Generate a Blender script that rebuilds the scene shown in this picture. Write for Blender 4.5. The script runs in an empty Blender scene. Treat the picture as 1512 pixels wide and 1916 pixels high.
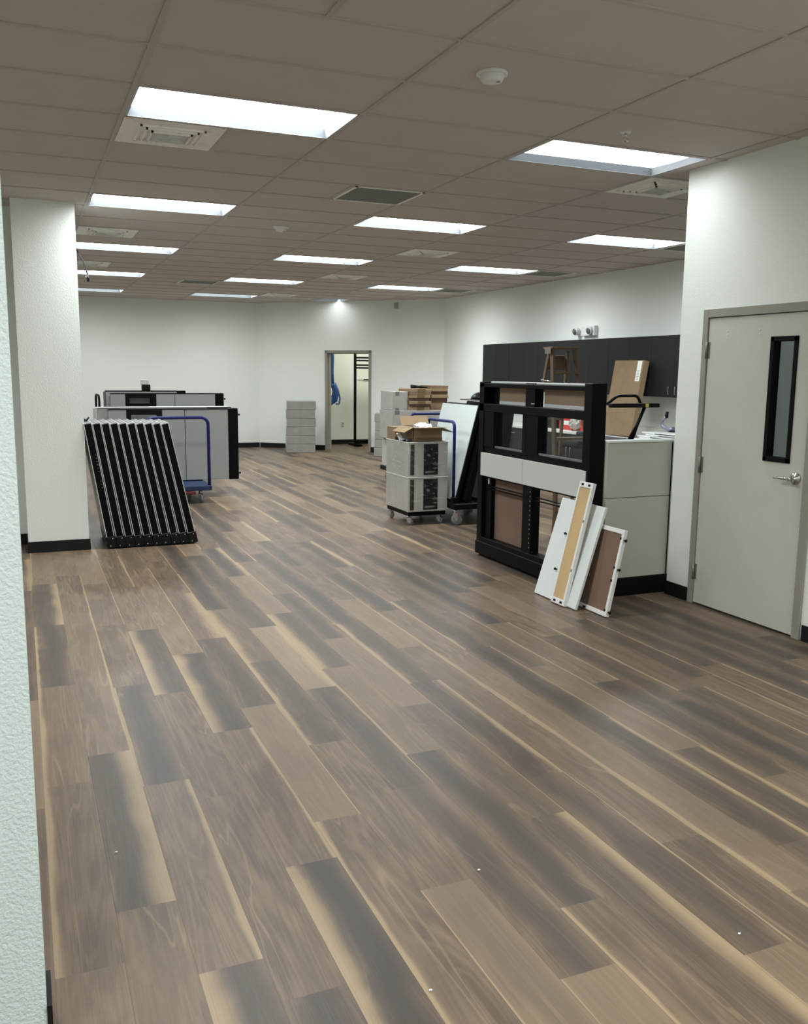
import bpy, bmesh, math, random
from mathutils import Vector, Matrix
random.seed(7)
SC = bpy.context.scene
COL = SC.collection
PI = math.pi

# ------------------------------------------------------------------ camera
CAMH = 1.62
YAW, PITCH, ROLL, FPX = .40237, -.15441, .00998, 1679.6
def cam_axes():
    cy, sy = math.cos(YAW), math.sin(YAW)
    f = Vector((sy*math.cos(PITCH), cy*math.cos(PITCH), math.sin(PITCH)))
    r = Vector((cy, -sy, 0)); u = r.cross(f)
    r2 = r*math.cos(ROLL) + u*math.sin(ROLL); u2 = -r*math.sin(ROLL) + u*math.cos(ROLL)
    return r2, u2, f
r2, u2, fw = cam_axes()
cd = bpy.data.cameras.new('camera'); cam = bpy.data.objects.new('camera', cd); COL.objects.link(cam)
m = Matrix((r2, u2, -fw)).transposed().to_4x4(); m.translation = Vector((0, 0, CAMH)); cam.matrix_world = m
cd.sensor_fit = 'VERTICAL'; cd.sensor_height = 24; cd.lens = FPX/1916*24; cd.clip_start = .05; cd.clip_end = 100
SC.camera = cam
# ------------------------------------------------------------------ world, view, light levels
w = bpy.data.worlds.new('world'); SC.world = w; w.use_nodes = True
w.node_tree.nodes['Background'].inputs[0].default_value = (.8, .85, .9, 1)
w.node_tree.nodes['Background'].inputs[1].default_value = 0.0
vs = SC.view_settings; vs.view_transform = 'Standard'; vs.look = 'None'; vs.exposure = 0.0; vs.gamma = 1
vs.use_curve_mapping = False
LENS = 42.0            # emission of the ceiling light lenses
LENS_ROOM = 26.0        # far storage room
LENS_SIDE = 7.0        # added lamp in the room behind the right-hand door
LENS_COL = (0.93, 0.985, 1.0)
SC.cycles.use_denoising = True
SC.cycles.max_bounces = 10; SC.cycles.diffuse_bounces = 6
SC.cycles.sample_clamp_indirect = 6

# ------------------------------------------------------------------ geometry helpers
class MB:
    """collects shapes (world coordinates) that become one mesh object"""
    def __init__(s): s.bm = bmesh.new()
    def hexa(s, pts, bev=0, seg=1, mi=0):
        v = [s.bm.verts.new(p) for p in pts]
        fs = [(0,3,2,1), (4,5,6,7), (0,1,5,4), (1,2,6,5), (2,3,7,6), (3,0,4,7)]
        faces = [s.bm.faces.new([v[i] for i in f]) for f in fs]
        for f in faces: f.material_index = mi
        if bev > 0:
            es = list({e for f in faces for e in f.edges})
            r = bmesh.ops.bevel(s.bm, geom=es, offset=bev, segments=seg, profile=.5, affect='EDGES')
            for f in r['faces']: f.material_index = mi
        return s
    def box(s, x0, x1, y0, y1, z0, z1, bev=0, seg=1, M=None, mi=0):
        p = [(x0,y0,z0),(x1,y0,z0),(x1,y1,z0),(x0,y1,z0),(x0,y0,z1),(x1,y0,z1),(x1,y1,z1),(x0,y1,z1)]
        if M is not None: p = [M @ Vector(q) for q in p]
        return s.hexa(p, bev, seg, mi)
    def quad(s, pts, mi=0):
        f = s.bm.faces.new([s.bm.verts.new(p) for p in pts]); f.material_index = mi; return s
    def prism(s, pts, d, bev=0):
        """polygon pts extruded by vector d"""
        d = Vector(d)
        a = [s.bm.verts.new(p) for p in pts]; b = [s.bm.verts.new(Vector(p)+d) for p in pts]
        n = len(pts); fs = [s.bm.faces.new(a), s.bm.faces.new(b[::-1])]
        for i in range(n): fs.append(s.bm.faces.new([a[i], b[i], b[(i+1)%n], a[(i+1)%n]]))
        if bev > 0:
            es = list({e for f in fs for e in f.edges})
            bmesh.ops.bevel(s.bm, geom=es, offset=bev, segments=1, affect='EDGES')
        return s
    def tube(s, pts, r, n=12, closed=False, cap=True):
        pts = [Vector(p) for p in pts]; rings = []; N = len(pts)
        rr = r if isinstance(r, (list, tuple)) else [r]*N
        up = None
        for i, p in enumerate(pts):
            a = pts[(i-1) % N] if (closed or i > 0) else p
            b = pts[(i+1) % N] if (closed or i < N-1) else p
            t = (b-a).normalized()
            if up is None:
                up = t.orthogonal().normalized()
            else:
                up = (up - t*up.dot(t)).normalized()
            sd = t.cross(up)
            rings.append([s.bm.verts.new(p + (up*math.cos(2*PI*k/n) + sd*math.sin(2*PI*k/n))*rr[i]) for k in range(n)])
        for i in range(N if closed else N-1):
            A, B = rings[i], rings[(i+1) % N]
            for k in range(n):
                f = s.bm.faces.new([A[k], A[(k+1)%n], B[(k+1)%n], B[k]]); f.smooth = True
        if cap and not closed:
            s.bm.faces.new(rings[0][::-1]); s.bm.faces.new(rings[-1])
        return s
    def cyl(s, a, b, r, n=20, r1=None): return s.tube([a, b], [r, r if r1 is None else r1], n)
    def lathe(s, c, axis, prof, n=28):
        """prof: list of (radius, distance along axis)"""
        c = Vector(c); ax = Vector(axis).normalized(); u = ax.orthogonal().normalized(); v = ax.cross(u); rings = []
        for r, h in prof:
            rings.append([s.bm.verts.new(c+ax*h+(u*math.cos(2*PI*k/n)+v*math.sin(2*PI*k/n))*max(r,1e-4)) for k in range(n)])
        for A, B in zip(rings, rings[1:]):
            for k in range(n):
                f = s.bm.faces.new([A[k], A[(k+1)%n], B[(k+1)%n], B[k]]); f.smooth = True
        s.bm.faces.new(rings[0][::-1]); s.bm.faces.new(rings[-1])
        return s
def arc(pts, r, seg=6):
    """polyline with rounded corners"""
    pts = [Vector(p) for p in pts]; out = [pts[0]]
    for a, b, c in zip(pts, pts[1:], pts[2:]):
        d1 = (a-b).normalized(); d2 = (c-b).normalized()
        p0 = b+d1*r; p1 = b+d2*r
        for k in range(seg+1):
            t = k/seg; out.append(p0*(1-t)**2 + b*2*t*(1-t) + p1*t*t)
    out.append(pts[-1]); return out
ORG = {}
def obj(name, mb, mat, parent=None, origin=None, label=None):
    bmesh.ops.recalc_face_normals(mb.bm, faces=mb.bm.faces[:])
    me = bpy.data.meshes.new(name)
    if parent is not None: o0 = ORG[parent]
    else:
        if origin is None:
            xs = [v.co for v in mb.bm.verts]
            origin = Vector(((min(c.x for c in xs)+max(c.x for c in xs))/2, (min(c.y for c in xs)+max(c.y for c in xs))/2, min(c.z for c in xs)))
        o0 = Vector(origin)
    for v in mb.bm.verts: v.co -= o0
    mb.bm.to_mesh(me); mb.bm.free()
    for mt in (mat if isinstance(mat, (list, tuple)) else [mat]): me.materials.append(mt)
    o = bpy.data.objects.new(name, me); COL.objects.link(o)
    ORG[o] = o0
    if parent is not None: o.parent = parent
    else: o.location = o0
    if label: o['label'] = label
    return o
def tag(o, label, cat, group=None, kind=None):
    o['label'] = label; o['category'] = cat
    if group: o['group'] = group
    if kind: o['kind'] = kind
    return o
def thing(name, label, cat, loc, group=None):
    o = bpy.data.objects.new(name, None); COL.objects.link(o); o.location = loc; o.empty_display_size = .1
    ORG[o] = Vector(loc); return tag(o, label, cat, group)
def struct(name, mb, mat, parent=None, label=None):
    o = obj(name, mb, mat, parent)
    o['kind'] = 'structure'
    if label: o['label'] = label; o['category'] = 'structure'
    return o
def dup(root, loc, label, group=None):
    """copy of a thing with copies of its parts and sub-parts"""
    r = root.copy(); COL.objects.link(r); r.location = loc; r['label'] = label
    if group: r['group'] = group
    for ch in list(root.children):
        c = ch.copy(); COL.objects.link(c); c.parent = r
        for g in list(ch.children):
            d = g.copy(); COL.objects.link(d); d.parent = c
    return r

# ------------------------------------------------------------------ materials
def srgb(r, g, b):
    f = lambda c: (c/255/12.92) if c/255 <= .04045 else ((c/255+.055)/1.055)**2.4
    return (f(r), f(g), f(b), 1)
def mat(name, col, rough=.5, metal=0, spec=.5, bump=0, bscale=200, var=0, vscale=5, trans=0, coat=0, emit=None, estr=0, stretch=None, alpha=1):
    M = bpy.data.materials.new(name); M.use_nodes = True; nt = M.node_tree; N = nt.nodes; L = nt.links
    b = N['Principled BSDF']; b.inputs['Base Color'].default_value = col; b.inputs['Roughness'].default_value = rough
    b.inputs['Metallic'].default_value = metal; b.inputs['Specular IOR Level'].default_value = spec
    b.inputs['Transmission Weight'].default_value = trans; b.inputs['Coat Weight'].default_value = coat
    b.inputs['Alpha'].default_value = alpha
    if emit: b.inputs['Emission Color'].default_value = (*emit, 1); b.inputs['Emission Strength'].default_value = estr
    tc = N.new('ShaderNodeTexCoord'); mp = N.new('ShaderNodeMapping'); L.new(tc.outputs['Object'], mp.inputs[0])
    if stretch: mp.inputs['Scale'].default_value = stretch
    if var:
        n = N.new('ShaderNodeTexNoise'); n.inputs['Scale'].default_value = vscale; n.inputs['Detail'].default_value = 4
        L.new(mp.outputs[0], n.inputs['Vector'])
        r = N.new('ShaderNodeValToRGB'); r.color_ramp.elements[0].position = .3; r.color_ramp.elements[1].position = .7
        r.color_ramp.elements[0].color = tuple(c*(1-var) for c in col[:3])+(1,); r.color_ramp.elements[1].color = tuple(min(1, c*(1+var)) for c in col[:3])+(1,)
        L.new(n.outputs[0], r.inputs[0]); L.new(r.outputs[0], b.inputs['Base Color'])
    if bump:
        n = N.new('ShaderNodeTexNoise'); n.inputs['Scale'].default_value = bscale; n.inputs['Detail'].default_value = 3
        L.new(mp.outputs[0], n.inputs['Vector'])
        bp = N.new('ShaderNodeBump'); bp.inputs['Strength'].default_value = bump; bp.inputs['Distance'].default_value = .01
        L.new(n.outputs[0], bp.inputs['Height']); L.new(bp.outputs[0], b.inputs['Normal'])
    return M
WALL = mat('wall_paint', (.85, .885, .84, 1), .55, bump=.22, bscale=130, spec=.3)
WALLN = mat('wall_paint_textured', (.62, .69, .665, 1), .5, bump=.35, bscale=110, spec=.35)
TILE = mat('ceiling_tile', (.575, .525, .485, 1), .9, spec=.1, bump=.1, bscale=350, var=.02, vscale=3)
TBAR = mat('ceiling_tbar', (.48, .445, .41, 1), .6, spec=.3)
BASEB = mat('rubber_baseboard', (.008, .009, .008, 1), .5, spec=.25)
FRAMEM = mat('taupe_frame_paint', (.30, .285, .24, 1), .4)
DOORM = mat('door_paint', (.57, .555, .49, 1), .45, bump=.06, bscale=60, var=.02)
BLACK = mat('black_metal', (.0025, .003, .003, 1), .42, spec=.09, bump=.05, bscale=80)
BLACKM = mat('black_matte_trim', (.003, .0035, .0035, 1), .6, spec=.12)
BLACKP = mat('black_plastic', (.005, .005, .006, 1), .35, spec=.2)
STEEL = mat('brushed_steel', (.62, .61, .59, 1), .25, metal=1, bump=.03, bscale=150)
SILVER = mat('silver_trim', (.60, .61, .60, 1), .4)
WHITEP = mat('white_plastic', (.78, .78, .76, 1), .4)
LAMIN = mat('white_laminate', (.72, .75, .73, 1), .35, var=.01)
GREYP = mat('grey_panel_fabric', (.31, .322, .304, 1), .85, bump=.15, bscale=600, spec=.2)
GREYL = mat('light_grey_panel', (.36, .38, .36, 1), .55, bump=.05, bscale=400)
GREYG = mat('grey_green_halfwall', (.47, .48, .41, 1), .7, bump=.1, bscale=500)
BANDM = mat('pale_band_panel', (.56, .58, .55, 1), .5, bump=.05, bscale=400)
DARKC = mat('charcoal_cabinet', (.012, .0135, .0135, 1), .5, spec=.22, var=.12, vscale=2.5, stretch=(1, 8, .6))
CARD = mat('cardboard', (.25, .178, .105, 1), .85, var=.09, vscale=7, bump=.08, bscale=150, spec=.2)
CARDD = mat('cardboard_brown_flat', (.18, .122, .078, 1), .85, var=.12, vscale=9, spec=.2)
CARDT = mat('packing_tape', (.13, .088, .045, 1), .3)
HARDB = mat('hardboard_back', (.28, .205, .14, 1), .75, var=.05, vscale=3, spec=.25)
HARDD = mat('brown_hardboard', (.19, .122, .088, 1), .7, var=.08, vscale=3, spec=.25)
TANB = mat('tan_board', (.56, .39, .20, 1), .7, var=.08, vscale=5, stretch=(1, 1, .4), spec=.25)
WOODL = mat('ladder_wood', (.105, .062, .032, 1), .5, var=.25, vscale=20, stretch=(4, 4, .5))
BLUE = mat('blue_paint', (.010, .014, .11, 1), .4, spec=.3)
BLUED = mat('blue_deck', (.008, .022, .07, 1), .4)
REDM = mat('dark_red_board', (.11, .012, .018, 1), .5)
REDB = mat('red_card', (.55, .03, .03, 1), .45, var=.1)
RUBG = mat('grey_rubber', (.16, .16, .155, 1), .6)
RUBB = mat('black_rubber', (.02, .02, .02, 1), .6)
WRAPS = mat('wrapped_silver_steel', (.50, .49, .455, 1), .3, metal=.25, spec=.6, bump=.22, bscale=14, var=.08, vscale=7, stretch=(1, 1, .5), coat=.35)
WRAPG = mat('wrapped_grey_carton', (.31, .30, .272, 1), .42, spec=.6, bump=.35, bscale=22, var=.07, vscale=9, coat=.35)
GREYC = mat('grey_carton', (.42, .41, .385, 1), .6, var=.04, vscale=5, bump=.1, bscale=30)
FILMB = mat('glossy_black_panel', (.004, .006, .0055, 1), .3, spec=.25, bump=.5, bscale=25)
BLUEH = mat('blue_hose', (.02, .09, .30, 1), .5, var=.1)
YELL = mat('yellow_tag', (.75, .70, .12, 1), .5)
GREYW = mat('grey_fabric_black_chair', (.02, .02, .022, 1), .9, bump=.3, bscale=400)
CTR = mat('white_countertop', (.70, .70, .67, 1), .3)
DARKG = mat('grille_grey', (.30, .31, .28, 1), .7)
TAPEG = mat('grey_tape', (.13, .13, .12, 1), .5)
LABELW = mat('label_white', (.75, .76, .72, 1), .5)
INK = mat('label_ink', (.12, .12, .12, 1), .6)
PURPLE = mat('purple_grey_film', (.23, .23, .34, 1), .3, coat=.4, bump=.4, bscale=40)

def plastic():
    M = bpy.data.materials.new('clear_plastic_wrap'); M.use_nodes = True; nt = M.node_tree; N = nt.nodes; L = nt.links
    for n in list(N): N.remove(n)
    out = N.new('ShaderNodeOutputMaterial'); mx = N.new('ShaderNodeMixShader'); tr = N.new('ShaderNodeBsdfTransparent')
    gl = N.new('ShaderNodeBsdfPrincipled'); gl.inputs['Base Color'].default_value = (.80, .80, .75, 1); gl.inputs['Roughness'].default_value = .22
    tc = N.new('ShaderNodeTexCoord'); no = N.new('ShaderNodeTexNoise'); no.inputs['Scale'].default_value = 15; no.inputs['Detail'].default_value = 5
    bp = N.new('ShaderNodeBump'); bp.inputs['Strength'].default_value = .6; bp.inputs['Distance'].default_value = .02
    mp = N.new('ShaderNodeMapping'); mp.inputs['Scale'].default_value = (.7, .7, 2.4); mp.inputs['Rotation'].default_value = (.25, .2, 0); L.new(tc.outputs['Object'], mp.inputs[0]); no.inputs['Distortion'].default_value = .8
    L.new(mp.outputs[0], no.inputs['Vector']); L.new(no.outputs[0], bp.inputs['Height']); L.new(bp.outputs[0], gl.inputs['Normal'])
    rp = N.new('ShaderNodeMapRange'); rp.inputs[1].default_value = .57; rp.inputs[2].default_value = .75; rp.inputs[3].default_value = .012; rp.inputs[4].default_value = .38
    L.new(no.outputs[0], rp.inputs[0]); L.new(rp.outputs[0], mx.inputs[0]); L.new(tr.outputs[0], mx.inputs[1]); L.new(gl.outputs[0], mx.inputs[2]); L.new(mx.outputs[0], out.inputs[0])
    return M
HINGE = mat('dull_hinge_steel', (.22, .21, .19, 1), .45, metal=.5)
WRAP = plastic()
def glass():
    M = bpy.data.materials.new('window_glass'); M.use_nodes = True; nt = M.node_tree; N = nt.nodes; L = nt.links
    for n in list(N): N.remove(n)
    out = N.new('ShaderNodeOutputMaterial'); mx = N.new('ShaderNodeMixShader'); tr = N.new('ShaderNodeBsdfTransparent'); tr.inputs[0].default_value = (.92, .94, .93, 1)
    gl = N.new('ShaderNodeBsdfGlossy'); gl.inputs['Roughness'].default_value = .02; lw = N.new('ShaderNodeLayerWeight'); lw.inputs[0].default_value = .5
    pw = N.new('ShaderNodeMath'); pw.operation = 'POWER'; pw.inputs[1].default_value = 5; L.new(lw.outputs[1], pw.inputs[0])
    fr = N.new('ShaderNodeMath'); fr.operation = 'MULTIPLY_ADD'; fr.inputs[1].default_value = .6; fr.inputs[2].default_value = .012; L.new(pw.outputs[0], fr.inputs[0])
    L.new(fr.outputs[0], mx.inputs[0]); L.new(tr.outputs[0], mx.inputs[1]); L.new(gl.outputs[0], mx.inputs[2]); L.new(mx.outputs[0], out.inputs[0])
    return M
GLASS = glass()
def emis(name, col, s):
    # prismatic lens: strongest straight down, weaker sideways (dot of normal and outgoing direction)
    M = bpy.data.materials.new(name); M.use_nodes = True; N = M.node_tree.nodes; L = M.node_tree.links; b = N['Principled BSDF']
    b.inputs['Base Color'].default_value = (.8, .8, .8, 1); b.inputs['Emission Color'].default_value = (*col, 1)
    ge = N.new('ShaderNodeNewGeometry'); d = N.new('ShaderNodeVectorMath'); d.operation = 'DOT_PRODUCT'
    L.new(ge.outputs['Incoming'], d.inputs[0]); L.new(ge.outputs['Normal'], d.inputs[1])
    a = N.new('ShaderNodeMath'); a.operation = 'ABSOLUTE'; L.new(d.outputs['Value'], a.inputs[0])
    q = N.new('ShaderNodeMath'); q.operation = 'MULTIPLY_ADD'; q.inputs[1].default_value = .75*s; q.inputs[2].default_value = .25*s
    sq = N.new('ShaderNodeMath'); sq.operation = 'POWER'; sq.inputs[1].default_value = 1.0; L.new(a.outputs[0], sq.inputs[0])
    L.new(sq.outputs[0], q.inputs[0]); L.new(q.outputs[0], b.inputs['Emission Strength'])
    return M
LENSM = emis('light_lens', LENS_COL, LENS)
LENSD = emis('light_lens_dim', LENS_COL, LENS*.15)
LENSB = emis('light_lens_behind', LENS_COL, LENS*.8)
LENSF = emis('light_lens_far_row', LENS_COL, LENS*.60)
LENSN = emis('light_lens_half', LENS_COL, LENS*.25)
LENSR = emis('light_lens_storage_room', (1, .98, .84), LENS_ROOM)
LENSS = emis('added_lens_side_room', LENS_COL, LENS_SIDE)
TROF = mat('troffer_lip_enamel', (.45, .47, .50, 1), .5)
TROFS = mat('troffer_side_reflector_shaded', (.13, .141, .152, 1), .7, spec=.1)  # white reflector coloured dark so the long sides look dimmer than the lens
TROFE = mat('troffer_end_reflector_lighter', (.30, .32, .34, 1), .6, spec=.2)  # lighter copy of the same reflector, ends coloured as better lit

def floor_mat():
    M = bpy.data.materials.new('vinyl_plank_wood'); M.use_nodes = True; nt = M.node_tree; N = nt.nodes; L = nt.links
    b = N['Principled BSDF']
    uv = N.new('ShaderNodeUVMap'); uv.uv_map = 'UVMap'
    at = N.new('ShaderNodeVertexColor'); at.layer_name = 'tone'
    sp = N.new('ShaderNodeSeparateColor'); L.new(at.outputs[0], sp.inputs[0])
    su = N.new('ShaderNodeSeparateXYZ'); L.new(uv.outputs[0], su.inputs[0])
    U, V = su.outputs[0], su.outputs[1]; TL, TR, G = sp.outputs[0], sp.outputs[1], sp.outputs[2]; LI = at.outputs['Alpha']
    def ma(op, a, c=None, d=None, clamp=False):
        n = N.new('ShaderNodeMath'); n.operation = op; n.use_clamp = clamp
        for i, x in enumerate((a, c, d)):
            if x is None: continue
            if isinstance(x, (int, float)): n.inputs[i].default_value = x
            else: L.new(x, n.inputs[i])
        return n.outputs[0]
    def noise(sx, sy, detail=3, dist=0, off=0):
        c = N.new('ShaderNodeCombineXYZ'); L.new(ma('MULTIPLY', U, sx), c.inputs[0]); L.new(ma('MULTIPLY', V, sy), c.inputs[1]); c.inputs[2].default_value = off
        n = N.new('ShaderNodeTexNoise'); n.inputs['Scale'].default_value = 1; n.inputs['Detail'].default_value = detail; n.inputs['Distortion'].default_value = dist
        L.new(c.outputs[0], n.inputs['Vector']); return n.outputs[0]
    def sstep(x, lo, hi, a=0., c=1.):
        n = N.new('ShaderNodeMapRange'); n.interpolation_type = 'SMOOTHSTEP'
        for i, y in ((0, x), (1, lo), (2, hi), (3, a), (4, c)):
            if isinstance(y, (int, float)): n.inputs[i].default_value = y
            else: L.new(y, n.inputs[i])
        return n.outputs[0]
    def mix(f, a, c):
        n = N.new('ShaderNodeMix'); n.data_type = 'RGBA'
        if isinstance(f, (int, float)): n.inputs[0].default_value = f
        else: L.new(f, n.inputs[0])
        for i, x in ((6, a), (7, c)):
            if isinstance(x, tuple): n.inputs[i].default_value = x
            else: L.new(x, n.inputs[i])
        return n.outputs[2]
    # broad figure, flame grain, fine pores
    n1 = noise(1.6, 1.7, 4, 1.2, 1); n2 = noise(4.5, 1.1, 4, 2.4, 5); n3 = noise(38, 2.6, 3, .5, 9); nw = noise(.3, 2.1, 3, .5, 13); n5 = noise(1.6, .55, 2, 1.0, 21)
    base = mix(sstep(n1, .32, .70), FL_DARKBROWN, FL_BROWN)
    base = mix(ma('MULTIPLY', sstep(n2, .48, .72), .42), base, FL_LIGHT)
    n7 = noise(1.7, 4.2, 4, .8, 41)
    base = mix(ma('MULTIPLY', sstep(n7, .50, .72), .30), base, FL_DARKBROWN)
    base = mix(ma('MULTIPLY', sstep(n7, .46, .30), .22), base, FL_LIGHT)
    n6 = noise(1.3, .42, 2, .9, 31)
    ring = ma('SINE', ma('MULTIPLY', n6, 75))
    base = mix(ma('MULTIPLY', sstep(ring, .1, 1.), .34), base, FL_DARKBROWN)
    base = mix(ma('MULTIPLY', sstep(ring, -.5, -1.), .22), base, FL_LIGHT)
    base = mix(ma('MULTIPLY', ma('MULTIPLY', sstep(n5, .565, .58), sstep(n5, .60, .585)), .30), base, FL_TAN)
    base = mix(ma('MULTIPLY', LI, .8), base, FL_PALE)
    # grey heart band, softer towards the sides
    cen = ma('ADD', .5, ma('MULTIPLY', ma('SUBTRACT', nw, .5), .5))
    cen = ma('ADD', cen, ma('MULTIPLY', ma('SUBTRACT', TL, TR), .45))
    d = ma('ABSOLUTE', ma('SUBTRACT', U, cen))
    gm = ma('MULTIPLY', sstep(d, .58, .08), G)
    gm = ma('MULTIPLY', gm, sstep(n1, .12, .46, .45, 1.))
    base = mix(gm, base, FL_GREY)
    # sapwood edge streaks
    wob = ma('MULTIPLY', ma('SUBTRACT', nw, .5), 2.6)
    wl = ma('MULTIPLY', ma('MULTIPLY', TL, .72), ma('ADD', 1, wob)); wr = ma('MULTIPLY', ma('MULTIPLY', TR, .72), ma('ADD', 1, wob))
    tm = ma('MAXIMUM', TL, TR); soft = ma('ADD', ma('MULTIPLY', ma('MULTIPLY', tm, tm), 7.), .018)
    tl = sstep(U, ma('ADD', wl, ma('MULTIPLY', soft, .45)), ma('SUBTRACT', wl, ma('MULTIPLY', soft, .35)))
    tl = ma('MULTIPLY', tl, sstep(TL, .005, .02))
    ui = ma('SUBTRACT', 1, U)
    tr = sstep(ui, ma('ADD', wr, ma('MULTIPLY', soft, .45)), ma('SUBTRACT', wr, ma('MULTIPLY', soft, .35)))
    tr = ma('MULTIPLY', tr, sstep(TR, .005, .02))
    base = mix(ma('MULTIPLY', ma('MAXIMUM', tl, tr), .88), base, FL_TAN)
    # pores and seams
    base = mix(ma('MULTIPLY', sstep(n3, .46, .78), .16), base, FL_DARK)
    e = ma('MINIMUM', U, ui)
    seam = sstep(e, .012, .002)
    base = mix(ma('MULTIPLY', seam, .30), base, FL_DARK)
    L.new(base, b.inputs['Base Color'])
    L.new(ma('ADD', .33, ma('MULTIPLY', n2, .14)), b.inputs['Roughness'])
    b.inputs['Specular IOR Level'].default_value = .33
    bp = N.new('ShaderNodeBump'); bp.inputs['Strength'].default_value = .12; bp.inputs['Distance'].default_value = .002
    L.new(ma('SUBTRACT', n3, seam), bp.inputs['Height']); L.new(bp.outputs[0], b.inputs['Normal'])
    return M
FL_BROWN = (0.1640, 0.1120, 0.0720, 1); FL_DARKBROWN = (0.0966, 0.0670, 0.0468, 1); FL_LIGHT = (0.2138, 0.1556, 0.1037, 1)
FL_PALE = (0.2500, 0.1810, 0.1160, 1); FL_TAN = (0.3287, 0.2394, 0.1404, 1); FL_GREY = (0.0515, 0.0425, 0.0355, 1); FL_DARK = (0.0396, 0.0271, 0.0203, 1)
FLOORM = floor_mat()

# ------------------------------------------------------------------ room shell
CEIL = 3.031
G2 = .6096; GX = .605; GY = 3.692          # ceiling grid module (2 ft), origin
def gx(i): return GX + 2*G2*i
def gy(j): return GY + G2*j
DX = 4.385                                  # plane of the wall with the near door
YC = 5.27                                   # its end, where the kitchen alcove opens

# floor: one mesh, a face for each plank; tone = sapwood left, sapwood right, grey heart, pale
PW, PL, PX0 = .18, 1.203, .005
PH = {0:2.375, 1:2.625, 2:2.25, 3:2.06, 4:2.676, 5:2.93, 6:2.388, 7:1.86, 8:2.14, 9:2.66, 10:1.75, 11:2.335, 12:1.94, 13:2.17, 14:2.95, 15:2.60, 17:3.55, 19:3.81}
PT = {(0,0):(.14,0,.15,.1), (0,-1):(0,0,.1,.35), (0,1):(.14,0,0,.2), (0,2):(.10,0,.8,0), (0,3):(0,.25,.6,0),
 (1,0):(0,.30,.75,0), (1,1):(0,.09,0,.15), (1,2):(0,.09,0,.2), (1,3):(0,.06,.1,0), (1,-1):(0,0,0,.1),
 (2,0):(0,.13,0,.12), (2,1):(.05,0,.9,0), (2,2):(0,0,.1,0), (2,3):(0,.05,0,.1), (2,-1):(.28,0,.8,0),
 (3,0):(0,0,.05,0), (3,1):(0,0,.15,0), (3,2):(.27,0,.8,0), (3,3):(0,0,0,.1), (3,-1):(0,0,.85,0), (3,4):(0,.1,0,.1),
 (4,0):(0,.11,.05,0), (4,1):(.27,0,.85,0), (4,2):(0,.05,0,.4), (4,-1):(.24,0,.95,0), (4,3):(0,.06,0,.2),
 (5,0):(0,.04,.1,.6), (5,-1):(.12,0,0,.05), (5,1):(0,0,.7,0), (5,2):(0,.28,.2,.2),
 (6,0):(0,0,.15,.1), (6,-1):(.04,0,.2,.6), (6,1):(.14,0,.7,0), (6,2):(.25,0,.3,.1),
 (7,0):(0,0,.7,.15), (7,1):(0,.04,.75,0), (7,2):(0,.22,0,.8), (7,-1):(.04,0,.1,.7), (7,3):(0,0,.7,0),
 (8,0):(0,0,.85,.1), (8,-1):(.10,0,.1,.1), (8,1):(.05,0,.1,.35), (8,2):(.25,0,.7,0), (8,3):(0,0,.2,.6),
 (9,0):(0,.03,.5,.1), (9,-1):(0,.26,.35,0), (9,1):(0,.03,.15,.5), (9,2):(0,0,.8,0),
 (10,0):(0,.05,.6,0), (10,1):(0,.16,.75,0), (10,-1):(.06,0,.1,.5), (10,2):(.16,0,.7,0),
 (11,0):(0,.10,.15,.2), (11,-1):(0,.05,.4,.1), (11,1):(0,.10,.1,.2), (11,2):(0,.06,0,.5),
 (12,0):(.12,0,.1,.5), (12,1):(.09,0,.15,.5), (12,-1):(.08,0,.2,.3), (12,2):(.06,0,.1,.2),
 (13,0):(0,.14,.7,0), (13,1):(0,.05,.85,0), (13,-1):(0,0,.5,.1), (13,2):(.12,0,.7,0),
 (14,0):(0,.05,.1,.4), (14,1):(0,.1,.3,.1), (14,-1):(0,.14,.6,0),
 (15,0):(0,0,.7,0), (15,1):(0,.07,.1,.3), (15,-1):(0,0,.2,.3), (17,-1):(0,.08,.5,.1), (17,0):(.1,0,.2,.2)}
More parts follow.
